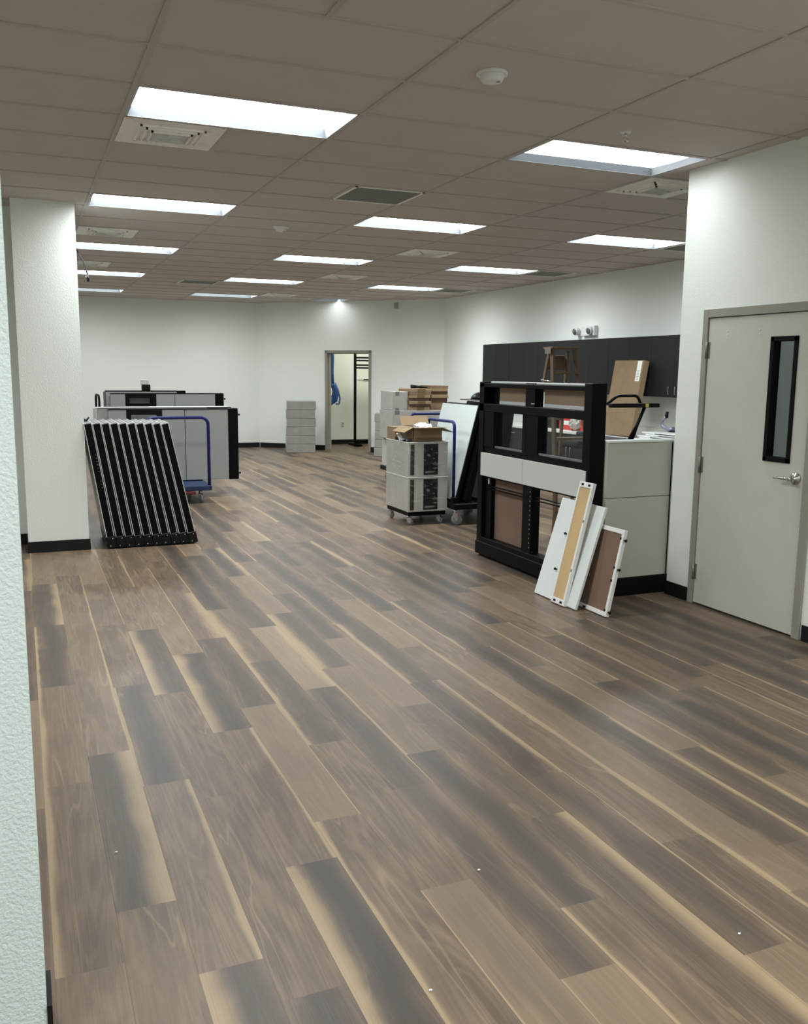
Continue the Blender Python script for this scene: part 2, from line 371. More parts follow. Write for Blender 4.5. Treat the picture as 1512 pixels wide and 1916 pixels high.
def build_floor():
    bm = bmesh.new(); uvl = bm.loops.layers.uv.new('UVMap'); cl = bm.loops.layers.float_color.new('tone')
    rnd = random.Random(11)
    X0, X1, Y0, Y1 = -3.3, 9.3, -3.2, 19.6
    for k in range(int((X0-PX0)//PW), int((X1-PX0)//PW)+1):
        ph = PH.get(k, rnd.uniform(2, 3.2)); x0 = max(X0, PX0+k*PW); x1 = min(X1, x0+PW if x0 > X0 else PX0+(k+1)*PW)
        if x1 <= x0: continue
        n = int((Y0-ph)//PL)
        while ph+n*PL < Y1:
            y0 = max(Y0, ph+n*PL); y1 = min(Y1, ph+(n+1)*PL)
            t = PT.get((k, n))
            if t is None:
                g = rnd.choice([0, 0, .15, .3, .6, .8, .9]); q = rnd.random()
                wd = rnd.choice([.03, .04, .05, .07, .09, .2])
                t = (wd if q < .25 else 0, wd if q > .75 else 0, g, rnd.choice([0, 0, .1, .3, .6]) if g < .5 else 0)
            vv = [bm.verts.new(p) for p in ((x0,y0,0),(x1,y0,0),(x1,y1,0),(x0,y1,0))]
            f = bm.faces.new(vv); off = rnd.uniform(0, 300)
            for lp, (u, v) in zip(f.loops, ((0,0),(1,0),(1,PL),(0,PL))):
                lp[uvl].uv = (u, v+off); lp[cl] = t
            n += 1
    r = bmesh.ops.remove_doubles(bm, verts=bm.verts[:], dist=1e-5)
    # slab underside and sides so that the floor has depth
    z = -.08
    vs_ = [bm.verts.new(p) for p in ((X0,Y0,z),(X1,Y0,z),(X1,Y1,z),(X0,Y1,z))]; bm.faces.new(vs_[::-1])
    me = bpy.data.meshes.new('floor'); bm.to_mesh(me); bm.free(); me.materials.append(FLOORM)
    o = bpy.data.objects.new('floor', me); COL.objects.link(o); o['kind'] = 'structure'; o['label'] = 'wood-look vinyl plank floor with tan sapwood streaks'; o['category'] = 'floor'
build_floor()

# lights: (column, row) of the grid cell, half = 2x2 fixture
LIGHTS = [(0,2), (2,2), (0,7), (2,7), (4,7), (0,12), (2,12), (4,12), (0,17), (2,17), (4,17), (0,22), (2,22),
          (-2,2), (-2,-5), (0,-5), (2,-5), (0,-9), (2,-9)]
HALF = [(4,22)]
def build_ceiling():
    mb = MB(); tb = MB()
    i0, i1, j0, j1 = -3, 7, -12, 26
    for i in range(i0, i1):
        for j in range(j0, j1):
            if (i, j) in LIGHTS: continue
            x0, x1, y0, y1 = gx(i), gx(i+1), gy(j), gy(j+1)
            if (i, j) in HALF: x0 = gx(i)+G2
            mb.box(x0+.001, x1-.001, y0+.001, y1-.001, CEIL, CEIL+.02)
    h = .012; zt = CEIL-.006
    for i in range(i0, i1+1): tb.box(gx(i)-h, gx(i)+h, gy(j0), gy(j1), zt, CEIL+.03)
    for j in range(j0, j1+1):
        for i in range(i0, i1):
            if j in (2, 3) and False: continue
            tb.box(gx(i)+h, gx(i+1)-h, gy(j)-h, gy(j)+h, zt, CEIL+.028)
    for i, j in HALF+[(0,3), (0,10), (0,15), (3,10), (3,15), (3,3), (0,-1), (1,5), (1,18)]:
        tb.box(gx(i)+G2-h, gx(i)+G2+h, gy(j)+h, gy(j+1)-h, zt, CEIL+.028)
    mb.box(gx(i0), gx(i1), gy(j0), gy(j1), CEIL+.16, CEIL+.2)     # deck above the tiles
    c = struct('ceiling', mb, TILE, label='suspended ceiling of beige grey acoustic tiles')
    g = struct('ceiling_grid', tb, TBAR, c)
build_ceiling()

ZT = CEIL+.03
struct('wall_back', MB().box(-1.35, 4.72, 19.0, 19.12, 0, ZT), WALL, label='white back wall left of the inside corner')
AA = Vector((4.70, 19.0, 0)); AD = Vector((1, -1, 0)).normalized(); AN = Vector((1, 1, 0)).normalized()
def ang(s0, s1, n0, n1, z0, z1, mb=None, bev=0):
    """box along the slanted far wall: s along it, n behind it"""
    M = Matrix(((AD.x, AN.x, 0, AA.x), (AD.y, AN.y, 0, AA.y), (0, 0, 1, 0), (0, 0, 0, 1)))
    return (mb or MB()).box(s0, s1, n0, n1, z0, z1, bev, 1, M)
SL = (7.65-4.70)*math.sqrt(2)               # its length
D0, D1 = 1.63, 2.56                         # doorway clear opening along it
mb = MB(); ang(0, D0-.04, 0, .12, 0, ZT, mb); ang(D1+.04, SL, 0, .12, 0, ZT, mb); ang(D0-.04, D1+.04, 0, .12, 2.03, ZT, mb)
struct('wall_back_slanted', mb, WALL, label='white slanted far wall with the open doorway')
struct('wall_right', MB().box(7.65, 7.77, YC-.12, 16.07, 0, ZT), WALL, label='white right wall above the charcoal kitchen cabinets')
mb = MB()
LY0, LY1 = 4.045, 4.985                     # rough opening of the near door
DH = 2.03
mb.box(DX, DX+.12, LY1, YC, 0, ZT); mb.box(DX, DX+.12, LY0, LY1, DH, ZT); mb.box(DX, DX+.12, -3.0, LY0, 0, ZT)
mb.box(DX+.12, 7.65, YC-.12, YC, 0, ZT)
struct('wall_right_near', mb, WALL, label='white near right wall holding the taupe door')
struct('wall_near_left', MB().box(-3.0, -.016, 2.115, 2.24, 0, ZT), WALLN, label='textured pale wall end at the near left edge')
mb = MB().box(0.0, .51, 8.49, 9.1, 0, ZT).box(-3.0, 0.0, 8.95, 9.1, 0, ZT)
struct('wall_left_pillar', mb, WALL, label='white wall pillar left of the leaning black frames')
struct('wall_left', MB().box(-3.12, -3.0, -3.12, 9.1, 0, ZT).box(-1.35, -1.23, 9.1, 19.0, 0, ZT), WALL, label='white left wall hidden behind the pillar')
struct('wall_front', MB().box(-3.0, DX+.12, -3.12, -3.0, 0, ZT), WALL, label='white wall behind the viewpoint')
# far storage room and side room shells
struct('wall_storage_room', MB().box(4.72, 9.1, 19.3, 19.42, 0, ZT).box(9.0, 9.12, 16.0, 19.3, 0, ZT).box(7.77, 9.12, 15.9, 16.02, 0, ZT), WALL, label='bright wall of the storage room seen through the doorway')
struct('wall_side_room', MB().box(6.4, 6.5, 2.2, YC-.12, 0, ZT).box(DX+.12, 6.5, 2.1, 2.2, 0, ZT), WALL, label='grey wall of the dim room behind the taupe door')
# baseboards
BH = .1
struct('baseboard_back', MB().box(-1.2, 4.69, 18.99, 19.0, 0, BH), BASEB)
mb = MB(); ang(0.01, D0-.06, -.01, 0, 0, BH, mb); ang(D1+.06, SL-.01, -.01, 0, 0, BH, mb); struct('baseboard_back_slanted', mb, BASEB)
struct('baseboard_right', MB().box(7.64, 7.65, 13.9, 16.0, 0, BH), BASEB)
struct('baseboard_right_near', MB().box(DX-.01, DX, -3, LY0-.06, 0, BH).box(DX-.01, DX, LY1+.01, YC+.01, 0, BH), BASEB)
struct('baseboard_near_left', MB().box(-.016, -.004, 2.11, 2.25, 0, .115), BASEB)
struct('baseboard_left_pillar', MB().box(-.01, .52, 8.48, 8.49, 0, BH).box(.51, .52, 8.49, 9.1, 0, BH).box(-.01, 0, 8.49, 8.94, 0, BH).box(-3, -.01, 8.94, 8.95, 0, BH), BASEB)
struct('baseboard_storage_room', MB().box(4.8, 9, 19.29, 19.3, 0, BH), BASEB)

# ------------------------------------------------------------------ near door (closed)
def bar_x(mb, y0, y1, z0, z1, x0, x1, bev=.0): return mb.box(x0, x1, y0, y1, z0, z1, bev)
dr = bpy.data.objects.new('door_1', None); COL.objects.link(dr); dr.location = (DX, 4.515, 0); ORG[dr] = Vector(dr.location); dr['kind'] = 'structure'
dr['label'] = 'closed taupe door with a narrow black-framed window'; dr['category'] = 'door'
xf = DX-.018
mb = MB()
mb.box(xf, DX+.13, LY0-.045, LY0+.012, 0, DH+.035, .002).box(xf, DX+.13, LY1-.012, LY1+.035, 0, DH+.035, .002).box(xf+.0003, DX+.1297, LY0+.0125, LY1-.0125, DH-.02, DH+.0347, .001)
struct('door_frame', mb, FRAMEM, dr)
L0, L1 = 4.18, 4.40; Z0, Z1 = 1.082, 1.865   # outer edge of the vision panel
xd = DX-.004
ya, yb = LY0+.016, LY1-.016; fz = 2.004
lf = MB()
for a, b, c, d in ((ya, L0+.02, .012, fz), (L1-.02, yb, .012, fz), (L0+.02, L1-.02, .012, Z0+.02), (L0+.02, L1-.02, Z1-.02, fz)): lf.box(xd, xd+.044, a, b, c, d)
leaf = struct('door_leaf', lf, DOORM, dr)
wf = MB()
t = .030
wf.box(xd-.009, xd+.053, L0, L0+t, Z0, Z1, .002).box(xd-.009, xd+.053, L1-t, L1, Z0, Z1, .002).box(xd-.009, xd+.053, L0, L1, Z0, Z0+t, .002).box(xd-.009, xd+.053, L0, L1, Z1-t, Z1, .002)
wfr = struct('window_frame', wf, BLACKM, leaf)
struct('window_pane', MB().box(xd+.030, xd+.036, L0+t-.004, L1-t+.004, Z0+t-.004, Z1-t+.004), GLASS, leaf)
for z in (1.79, 1.0, .235):
    hb = MB().box(xd-.004, xd+.002, LY1-.035, LY1+.002, z-.055, z+.055, .001)
    hb.cyl((xd-.012, LY1-.012, z-.056), (xd-.012, LY1-.012, z+.056), .008, 12)
    struct('hinge', hb, HINGE, dr)
hb = MB(); hc = Vector((xd, 4.125, .995))
hb.lathe(hc, (-1, 0, 0), [(.040, 0), (.040, .006), (.034, .013), (.016, .018), (.014, .05), (.0155, .052), (.0155, .066), (.011, .069)])
hb.tube([hc+Vector((-.058, 0, 0)), hc+Vector((-.060, .03, 0)), hc+Vector((-.060, .08, -.001)), hc+Vector((-.057, .115, -.003)), hc+Vector((-.050, .122, -.003))], [.0115, .0105, .009, .009, .008], 14)
hb.cyl(hc+Vector((-.069, 0, 0)), hc+Vector((-.072, 0, 0)), .005, 10)
struct('door_handle', hb, STEEL, leaf)
struct('latch_plate', MB().box(xd-.002, xd+.02, LY0+.008, LY0+.0155, .95, 1.07, .001), STEEL, dr)
mb = MB()
for yy in (4.50, 4.66+.13):
    for dz in (-.018, .006): mb.lathe((xd, yy, 1.905+dz), (-1, 0, 0), [(.005, 0), (.005, .002), (.003, .003)], 10)
struct('door_screw_plugs', mb, WHITEP, leaf)

# far doorway with open leaf
d2 = bpy.data.objects.new('door_2', None); COL.objects.link(d2); p = AA+AD*(D0+D1)/2; d2.location = p; ORG[d2] = Vector(p); d2['kind'] = 'structure'
d2['label'] = 'open far doorway with grey-brown frame into the bright storage room'; d2['category'] = 'door'
mb = MB()
for a, b, c, d in ((D0-.055, D0, 0, 2.05), (D1, D1+.055, 0, 2.05), (D0-.055, D1+.055, 1.995, 2.05)): ang(a, b, -.018, .14, c, d, mb, .003)
ang(D0, D0+.016, .05, .09, 0, 1.995, mb); ang(D1-.016, D1, .05, .09, 0, 1.995, mb); ang(D0, D1, .05, .09, 1.98, 1.995, mb)
struct('door_frame', mb, FRAMEM, d2)
hg = AA+AD*(D0+.01)+AN*.145; ld_ = Vector((.21, .978, 0)); lw_ = Vector((-.978, .21, 0))*.042
mb = MB().prism([hg+Vector((0,0,.01)), hg+ld_*.9+Vector((0,0,.01)), hg+ld_*.9+lw_+Vector((0,0,.01)), hg+lw_+Vector((0,0,.01))], (0, 0, 1.975)); leaf2 = struct('door_leaf', mb, DOORM, d2)
mb = MB(); q = hg+ld_*.83
mb.lathe(q+Vector((0, 0, 1.0)), -lw_, [(.035, 0), (.035, .008), (.012, .015), (.012, .05)]); mb.tube([q+Vector((0,0,1))-lw_*1.2, q+Vector((0,0,1))-lw_*1.2-ld_*.11], .009, 10)
struct('door_handle', mb, STEEL, leaf2)

# ------------------------------------------------------------------ ceiling lights
def make_light(name, i, j, lens, label, group, half=False, z0=None):
    x0, x1, y0, y1 = gx(i)+.012, gx(i)+(G2 if half else 2*G2)-.012, gy(j)+.012, gy(j+1)-.012
    z = CEIL-.005; D = .052
    r = thing(name, label, 'ceiling light', ((x0+x1)/2, (y0+y1)/2, z), group)
    f = MB(); a = .018
    # lip
    f.box(x0, x1, y0, y0+.014, z-.001, z+.006).box(x0, x1, y1-.014, y1, z-.001, z+.006).box(x0, x0+.014, y0, y1, z-.001, z+.006).box(x1-.014, x1, y0, y1, z-.001, z+.006)
    # sloping reflectors, shade put into their colour (long sides darker than ends), and housing
    X0, X1, Y0, Y1 = x0+.014, x1-.014, y0+.014, y1-.014
    for p, q in (((X0,Y0),(X1,Y0)), ((X1,Y0),(X1,Y1)), ((X1,Y1),(X0,Y1)), ((X0,Y1),(X0,Y0))):
        c = Vector(((X0+X1)/2, (Y0+Y1)/2, 0)); P = Vector((*p, z)); Q = Vector((*q, z))
        s = lambda V: Vector((V.x+(a if V.x < c.x else -a), V.y+(a if V.y < c.y else -a), z+D))
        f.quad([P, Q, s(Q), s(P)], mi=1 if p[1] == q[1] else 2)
    f.box(x0+.004, x1-.004, y0+.004, y1-.004, z+D+.006, z+D+.04)
    obj('light_frame', f, [TROF, TROFS, TROFE], r)
    l = MB(); xa, xb, ya_, yb_ = X0+a, X1-a, Y0+a, Y1-a
    n = 8; prev = None
    for k in range(n+1):       # slightly bowed lens
        yy = ya_+(yb_-ya_)*k/n; zz = z+D-.004-.010*math.sin(PI*k/n)
        cur = (Vector((xa, yy, zz)), Vector((xb, yy, zz)))
        if prev: l.quad([prev[0], prev[1], cur[1], cur[0]])
        prev = cur
    obj('light_lens', l, lens, r)
    return r
cn = {0: 'left', 2: 'middle', 4: 'right', -2: 'side'}
ordn = {2: 'nearest', 7: 'second', 12: 'third', 17: 'fourth', 22: 'fifth and farthest'}
LBL = {(0,2): 'largest bright ceiling light, above the nearest plastic-wrapped air diffuser', (2,2): 'bright ceiling light close to the wall with the taupe door',
 (0,7): 'second ceiling light in the left row, near the top of the pillar', (2,7): 'second ceiling light in the middle row, just beyond the dark return grille',
 (4,7): 'nearest ceiling light of the right row, partly behind the near right wall', (0,12): 'third ceiling light in the left row, cut by the pillar',
 (2,12): 'third ceiling light in the middle row, beyond the second smoke detector', (4,12): 'second ceiling light of the right row, beside a dark grille over the cabinets',
 (0,17): 'fourth ceiling light in the left row, behind the hanging black cable', (2,17): 'fourth ceiling light in the middle row',
 (4,17): 'third ceiling light of the right row, close to the far slanted wall', (0,22): 'farthest ceiling light in the left row, nearest the back wall',
 (2,22): 'farthest ceiling light in the middle row, above the back wall corner',
 (-2,2): 'ceiling light over the left side opening outside the picture', (-2,-5): 'ceiling light over the left side behind the viewpoint',
 (0,-5): 'ceiling light overhead just above the viewpoint, left', (2,-5): 'ceiling light overhead just above the viewpoint, right',
 (0,-9): 'ceiling light far behind the viewpoint, left', (2,-9): 'ceiling light far behind the viewpoint, right'}
for i, j in LIGHTS: make_light('ceiling_light', i, j, LENSN if (i, j) == (2, 2) else (LENSF if j == 22 else LENSB if j == -5 else LENSM), LBL[(i, j)], 'recessed ceiling lights')
make_light('ceiling_light', 4, 22, LENSD, 'small square ceiling light above the open far doorway', 'recessed ceiling lights', half=True)
def plain_light(x, y, lx, ly, mt, label):
    r = thing('ceiling_light', label, 'ceiling light', (x, y, CEIL-.02))
    obj('light_frame', MB().box(x-lx, x+lx, y-ly, y+ly, CEIL-.016, CEIL-.007), TROF, r)
    obj('light_lens', MB().box(x-lx+.03, x+lx-.03, y-ly+.03, y+ly-.03, CEIL-.020, CEIL-.0165), mt, r)
plain_light(7.3, 18.1, .6, .3, LENSR, 'ceiling light inside the far storage room')
plain_light(5.5, 3.6, .3, .3, LENSS, 'unseen ceiling light added to brighten the dim room behind the taupe door')  # unseen lamp, added to light what shows through the door pane

# ------------------------------------------------------------------ ceiling fittings
def diffuser(i, j, label, side=0, wrap=True):
    x0 = gx(i)+.014; x1 = x0+G2-.028; y0 = gy(j)+.014; y1 = y0+G2-.028; z = CEIL-.004
    r = thing('air_diffuser', label, 'air vent', ((x0+x1)/2, (y0+y1)/2, z), 'air diffusers in the ceiling')
    cx, cy = (x0+x1)/2, (y0+y1)/2
    f = MB().box(x0, x1, y0, y1, z-.004, z)
    # stepped pan towards the throat
    for k, (s, h) in enumerate(((.19, .010), (.155, .016), (.12, .022))):
        for a, b, c, d in ((-s, s, -s, -s+.012), (-s, s, s-.012, s), (-s, -s+.012, -s, s), (s-.012, s, -s, s)):
            f.box(cx+a, cx+b, cy+c, cy+d, z-.004-h, z-.003)
    obj('face_plate', f, DIFM, r)
    t = MB().box(cx-.105, cx+.105, cy-.105, cy+.105, z-.0065, z-.0045)
    obj('throat', t, DARKG2, r)
    l = MB()
    for k in range(4): l.box(cx-.10, cx+.10, cy-.085+k*.05, cy-.079+k*.05, z-.022, z-.006)
    obj('louver', l, DIFM, r)
    if wrap:
        w_ = MB(); rn = random.Random(i*31+j); n = 10; V = {}
        for a in range(n+1):
            for b in range(n+1):
                e = min(a, b, n-a, n-b)
                zz = z-.008-(0 if e == 0 else min(.034, .012*e)*rn.uniform(.4, 1.1))
                V[a, b] = Vector((x0+(x1-x0)*a/n, y0+(y1-y0)*b/n, zz))
        bmv = {k: w_.bm.verts.new(v) for k, v in V.items()}
        for a in range(n):
            for b in range(n): w_.bm.faces.new([bmv[a,b], bmv[a+1,b], bmv[a+1,b+1], bmv[a,b+1]])
        obj('plastic_wrap', w_, WRAP, r, label='wrinkled clear plastic sheet')
    return r
DIFM = mat('diffuser_enamel', (.93, .92, .87, 1), .5)
DARKG2 = mat('diffuser_throat', (.02, .02, .02, 1), .8)
diffuser(0, 3, 'plastic-wrapped air diffuser right beyond the largest ceiling light')
diffuser(0, 10, 'plastic-wrapped air diffuser beside the pillar top, between two left row lights')
diffuser(0, 15, 'far air diffuser next to the hanging black cable by the pillar')
diffuser(3, 10, 'air diffuser in the middle of the ceiling beyond the dark return grille', wrap=False)
diffuser(3, 15, 'farthest small air diffuser, between middle and right row lights', wrap=False)
diffuser(3, 3, 'air diffuser in shadow beside the top of the near right wall')
diffuser(3, 21, 'faint square air diffuser just before the back wall corner', wrap=False)
def grille(x0, y0, label):
    z = CEIL-.003; x1 = x0+G2-.028; y1 = y0+G2-.028
    r = thing('return_air_grille', label, 'air vent', ((x0+x1)/2, (y0+y1)/2, z), 'dark return air grilles')
    f = MB().box(x0, x1, y0, y0+.02, z-.008, z).box(x0, x1, y1-.02, y1, z-.008, z).box(x0, x0+.02, y0, y1, z-.008, z).box(x1-.02, x1, y0, y1, z-.008, z)
    obj('grille_frame', f, DIFM, r)
    g = MB().box(x0+.02, x1-.02, y0+.02, y1-.02, z-.004, z)
    for k in range(1, 28):
        xx = x0+.02+(x1-x0-.04)*k/28; g.box(xx-.002, xx+.002, y0+.02, y1-.02, z-.007, z-.004)
    for k in range(1, 28):
        yy = y0+.02+(y1-y0-.04)*k/28; g.box(x0+.02, x1-.02, yy-.002, yy+.002, z-.0065, z-.004)
    obj('grille_mesh', g, DARKG, r)
grille(gx(1)+G2+.014, gy(5)+.014, 'large dark return air grille in the middle of the ceiling')
grille(gx(1)+G2+.014, gy(18)+.014, 'dark return air grille between the far left and middle row lights')
grille(gx(5)+.014, gy(12)+.014, 'dark return air grille beside the second right row light')
grille(gx(5)+.014, gy(17)+.014, 'dark return air grille near the far slanted wall')
grille(gx(5)+.014, gy(7)+.014, 'dark return air grille at the right end of the nearest right row light')
def smoke(x, y, label):
    r = thing('smoke_detector', label, 'smoke detector', (x, y, CEIL), 'ceiling smoke detectors')
    obj('base_ring', MB().lathe((x, y, CEIL), (0, 0, -1), [(.075, 0), (.075, .012), (.068, .014)]), WHITEP, r)
    obj('sensor_dome', MB().lathe((x, y, CEIL), (0, 0, -1), [(.058, .014), (.058, .020), (.054, .021), (.054, .032), (.048, .042), (.030, .047), (.0, .048)]), WHITEP, r)
    obj('test_button', MB().lathe((x+.02, y-.025, CEIL), (0, 0, -1), [(.010, .040), (.010, .0475), (.007, .049)]), DARKG, r)
smoke(gx(1.26), gy(.53), 'round white smoke detector on the ceiling nearest the viewer')
smoke(gx(1.52), gy(8.64), 'small distant smoke detector between left and middle row lights')
def sprinkler(x, y, label, drop=.0):
    r = thing('fire_sprinkler', label, 'sprinkler', (x, y, CEIL), 'ceiling fire sprinklers')
    obj('escutcheon', MB().lathe((x, y, CEIL), (0, 0, -1), [(.032, 0), (.030, .005), (.016, .010)]), WHITEP, r)
    b = MB().lathe((x, y, CEIL-.008), (0, 0, -1), [(.009, 0), (.009, .018), (.006, .02), (.006, .024)])
    b.tube([(x-.006, y, CEIL-.03), (x-.013, y, CEIL-.042), (x-.003, y, CEIL-.056)], .0025, 8).tube([(x+.006, y, CEIL-.03), (x+.013, y, CEIL-.042), (x+.003, y, CEIL-.056)], .0025, 8)
    obj('sprinkler_body', b, STEEL, r)
    obj('deflector', MB().lathe((x, y, CEIL-.054), (0, 0, -1), [(.017, 0), (.017, .002), (.006, .004)]), STEEL, r)
sprinkler(gx(2.26), gy(1.52), 'small fire sprinkler hanging above the light by the taupe door wall')
sprinkler(gx(.33), gy(17.85), 'small white fire sprinkler by the pillar just below the hanging black cable')
# hanging cable
mb = MB(); a = Vector((.70, 11.65, CEIL)); 
mb.tube([a, a+Vector((.03, -.02, -.07)), a+Vector((.075, -.03, -.16)), a+Vector((.10, -.03, -.25)), a+Vector((.115, -.03, -.31))], .007, 10)
r = thing('hanging_cable', 'black cable hanging from the ceiling beside the pillar', 'cable', a)
obj('cord', mb, BLACKP, r)
obj('plug', MB().cyl(a+Vector((.112, -.03, -.30)), a+Vector((.118, -.03, -.38)), .018, 12, .012), BLACKP, r)
# little sensor on the slanted wall
p = AA+AD*3.16-AN*.0
mb = MB(); ang(3.12, 3.20, -.05, 0, 2.86, 2.97, mb, .01)
tag(obj('motion_sensor', mb, GREYC), 'tiny grey motion sensor high on the slanted far wall', 'sensor')

# emergency light on right wall
r = thing('emergency_light', 'white twin-head emergency light on the wall above the cabinets', 'emergency light', (7.65, 11.13, 2.16))
obj('housing', MB().box(7.585, 7.65, 10.96, 11.30, 2.165, 2.31, .012, 2), WHITEP, r)
for y in (11.05, 11.40):
    h = MB().lathe((7.60, y, 2.245), (-1, -.1, -.25), [(.03, -.03), (.055, .0), (.058, .05), (.052, .062)])
    hd = obj('lamp_head', h, WHITEP, r)
    obj('lamp_lens', MB().lathe(Vector((7.60, y, 2.245))+Vector((-1, -.1, -.25)).normalized()*.0625, (-1, -.1, -.25), [(.047, 0), (.040, .004), (0, .006)]), mat('lamp_reflector', (.25, .27, .27, 1), .2, metal=.6), hd)

# ------------------------------------------------------------------ casters and blue carts
def caster(parent, x, y, z, rad, ang_=0, mt=None, wd=.028, ztop=None):
    """z = floor; wheel of radius rad, fork up to ztop"""
    ax = Vector((math.cos(ang_), math.sin(ang_), 0)); c = Vector((x, y, z+rad)); pv = ax.orthogonal(); pv = Vector((-ax.y, ax.x, 0))
    f = MB()
    for s in (-1, 1):
        o = ax*s*(wd/2+.006)
        f.prism([c+o+pv*-.012+Vector((0,0,-.012)), c+o+pv*.012+Vector((0,0,-.012)), c+o+pv*.045+Vector((0,0,rad+.012)), c+o+pv*-.01+Vector((0,0,rad+.012))], ax*.003*s)
    f.cyl(c+Vector((0,0,rad+.010))+pv*.018, c+Vector((0,0,ztop-z-rad))+pv*.018, .024, 14)
    f.cyl(c-ax*(wd/2+.012), c+ax*(wd/2+.012), .007, 10)
    cs = obj('caster', f, STEEL, parent)
    wv = MB().lathe(c-ax*wd/2, ax, [(rad*.55, 0), (rad*.9, 0), (rad, wd*.2), (rad, wd*.8), (rad*.9, wd), (rad*.55, wd)], 24)
    obj('wheel', wv, mt or RUBG, cs)
    return cs

# LEFT cart carrying the grey wall panels
cl = thing('platform_cart', 'blue platform cart with tall U-shaped handle behind the black frames', 'cart', (1.75, 11.7, 0), 'blue platform carts')
obj('deck', MB().box(1.36, 2.125, 11.05, 12.25, .155, .215, .006), BLUED, cl)
obj('deck_board', MB().box(1.42, 1.92, 11.03, 12.2, .115, .153, .004), REDM, cl, label='dark red board under the deck edge')
hb = MB().tube(arc([(1.365, 11.09, .20), (1.365, 11.09, 1.05), (2.10, 11.09, 1.05), (2.10, 11.09, .20)], .10, 8), .020, 14)
obj('handle', hb, BLUE, cl)
for x, y in ((1.46, 11.3), (2.0, 11.12), (1.46, 12.1), (2.02, 12.1)): caster(cl, x, y, 0, .05, .15, RUBG, .03, .158)
# panels on the left cart (each an object)
def office_panel(x0, x1, y, z0, z1, label, win=None, stile=.13, face=GREYP, th=.06, left=None, seam=None):
    r = thing('wall_panel', label, 'office partition panel', ((x0+x1)/2, y+th/2, z0), 'grey office partition panels')
    b = MB()
    xs = x1-stile
    parts = [(x0, xs)]
    if win: parts = [(x0, win[0]), (win[1], xs)]
    for a, c in parts: b.box(a, c, y, y+th, z0+.01, z1-.014, .004)
    if win: b.box(win[0], win[1], y, y+th, z0+.01, win[2], .002)
    obj('panel_face', b, face, r)
    obj('end_stile', MB().box(xs, x1, y-.004, y+th+.004, z0, z1, .012, 2), BLACK, r)
    obj('top_cap', MB().box(x0-.002, xs, y-.003, y+th+.003, z1-.014, z1, .003), BLACKM, r)
    if seam: obj('seam_trim', MB().box(seam-.003, seam+.003, y-.002, y, z0+.01, z1-.014), BLACKM, r)
    if win:
        a, c, zb = win[0], win[1], win[2]
        wa, wc, wb, wt = win[3]
        f = MB().box(a, wa, y-.006, y+th, zb, z1-.002, .002).box(wc, c, y-.006, y+th, zb, z1-.002, .002).box(wa, wc, y-.006, y+th, wt, z1-.002, .002).box(wa, wc, y-.006, y+th, zb, wb, .002)
        w_ = obj('window_frame', f, BLACKM, r)
        obj('window_pane', MB().box(wa, wc, y+th*.45, y+th*.55, wb, wt), GLASS, w_)
    for zz in (z1-.085, z0+.08):
        k = MB().lathe((x1-.002, y+th/2, zz), (1, 0, 0), [(.006, 0), (.006, .012), (.013, .013), (.013, .028), (.006, .033)], 12)
        obj('connector_knob', k, BLACKP, r)
    return r
office_panel(.98, 2.585, 11.60, .217, 1.140, 'front grey office panel on the left blue cart, with black end post', win=(1.195, 1.625, .78, (1.25, 1.565, .85, 1.065)), seam=1.905)
p = thing('wall_panel', 'grey office panel second in the cart stack, sticking out left', 'office partition panel', (1.6, 11.7, .217), 'grey office partition panels')
obj('panel_face', MB().box(.86, 2.20, 11.69, 11.745, .22, 1.148, .004), GREYP, p); obj('top_cap', MB().box(.83, 2.20, 11.685, 11.75, 1.148, 1.16, .003), SILVER, p)
obj('end_stile', MB().box(.82, .86, 11.685, 11.75, .217, 1.148, .004), GREYC, p); obj('end_stile', MB().box(2.2, 2.52, 11.685, 11.75, .217, 1.152, .006), BLACK, p)
p = thing('wall_panel', 'black-capped office panel third in the left cart stack', 'office partition panel', (1.7, 11.8, .217), 'grey office partition panels')
obj('panel_face', MB().box(.95, 2.50, 11.78, 11.84, .22, 1.145, .004), GREYP, p); obj('top_cap', MB().box(.95, 1.5, 11.775, 11.845, 1.145, 1.162, .003), BLACKM, p); obj('top_cap', MB().box(1.5, 2.5, 11.775, 11.845, 1.145, 1.158, .003), LAMIN, p, label='white top cap')
# second cart further back
c2 = thing('platform_cart', 'black-handled platform cart mostly hidden behind the left grey panels', 'cart', (1.8, 13.6, 0))
obj('deck', MB().box(1.0, 2.2, 13.35, 14.05, .17, .225, .006), BLACK, c2)
obj('handle', MB().tube(arc([(1.02, 13.4, .2), (1.02, 13.4, 1.255), (1.02, 14.0, 1.255), (1.02, 14.0, .2)], .12, 8), .016, 12), BLACK, c2)
for x, y in ((1.1, 13.45), (2.1, 13.45), (1.1, 13.95), (2.1, 13.95)): caster(c2, x, y, 0, .055, .3, RUBB, .03, .172)
office_panel(1.18, 2.80, 13.50, .227, 1.285, 'rear grey office panel with small window above the front stack', win=(1.385, 1.815, .9, (1.44, 1.735, 1.135, 1.215)), seam=2.08)
p = thing('wall_panel', 'grey office panel at the very back of the left panel stacks', 'office partition panel', (1.7, 13.66, .227), 'grey office partition panels')
obj('panel_face', MB().box(1.13, 2.13, 13.62, 13.69, .227, 1.305, .004), GREYL, p); obj('end_stile', MB().box(2.13, 2.26, 13.615, 13.695, .227, 1.318, .008), BLACK, p); obj('top_cap', MB().box(1.12, 2.13, 13.615, 13.695, 1.305, 1.32, .003), BLACKM, p)
obj('end_stile', MB().box(1.10, 1.13, 13.615, 13.695, .227, 1.305, .003), TAPEG, p)
p = thing('tape_roll_stack', 'small silver and black gadget standing on top of the rear grey panels', 'tool', (1.69, 13.66, 1.32))
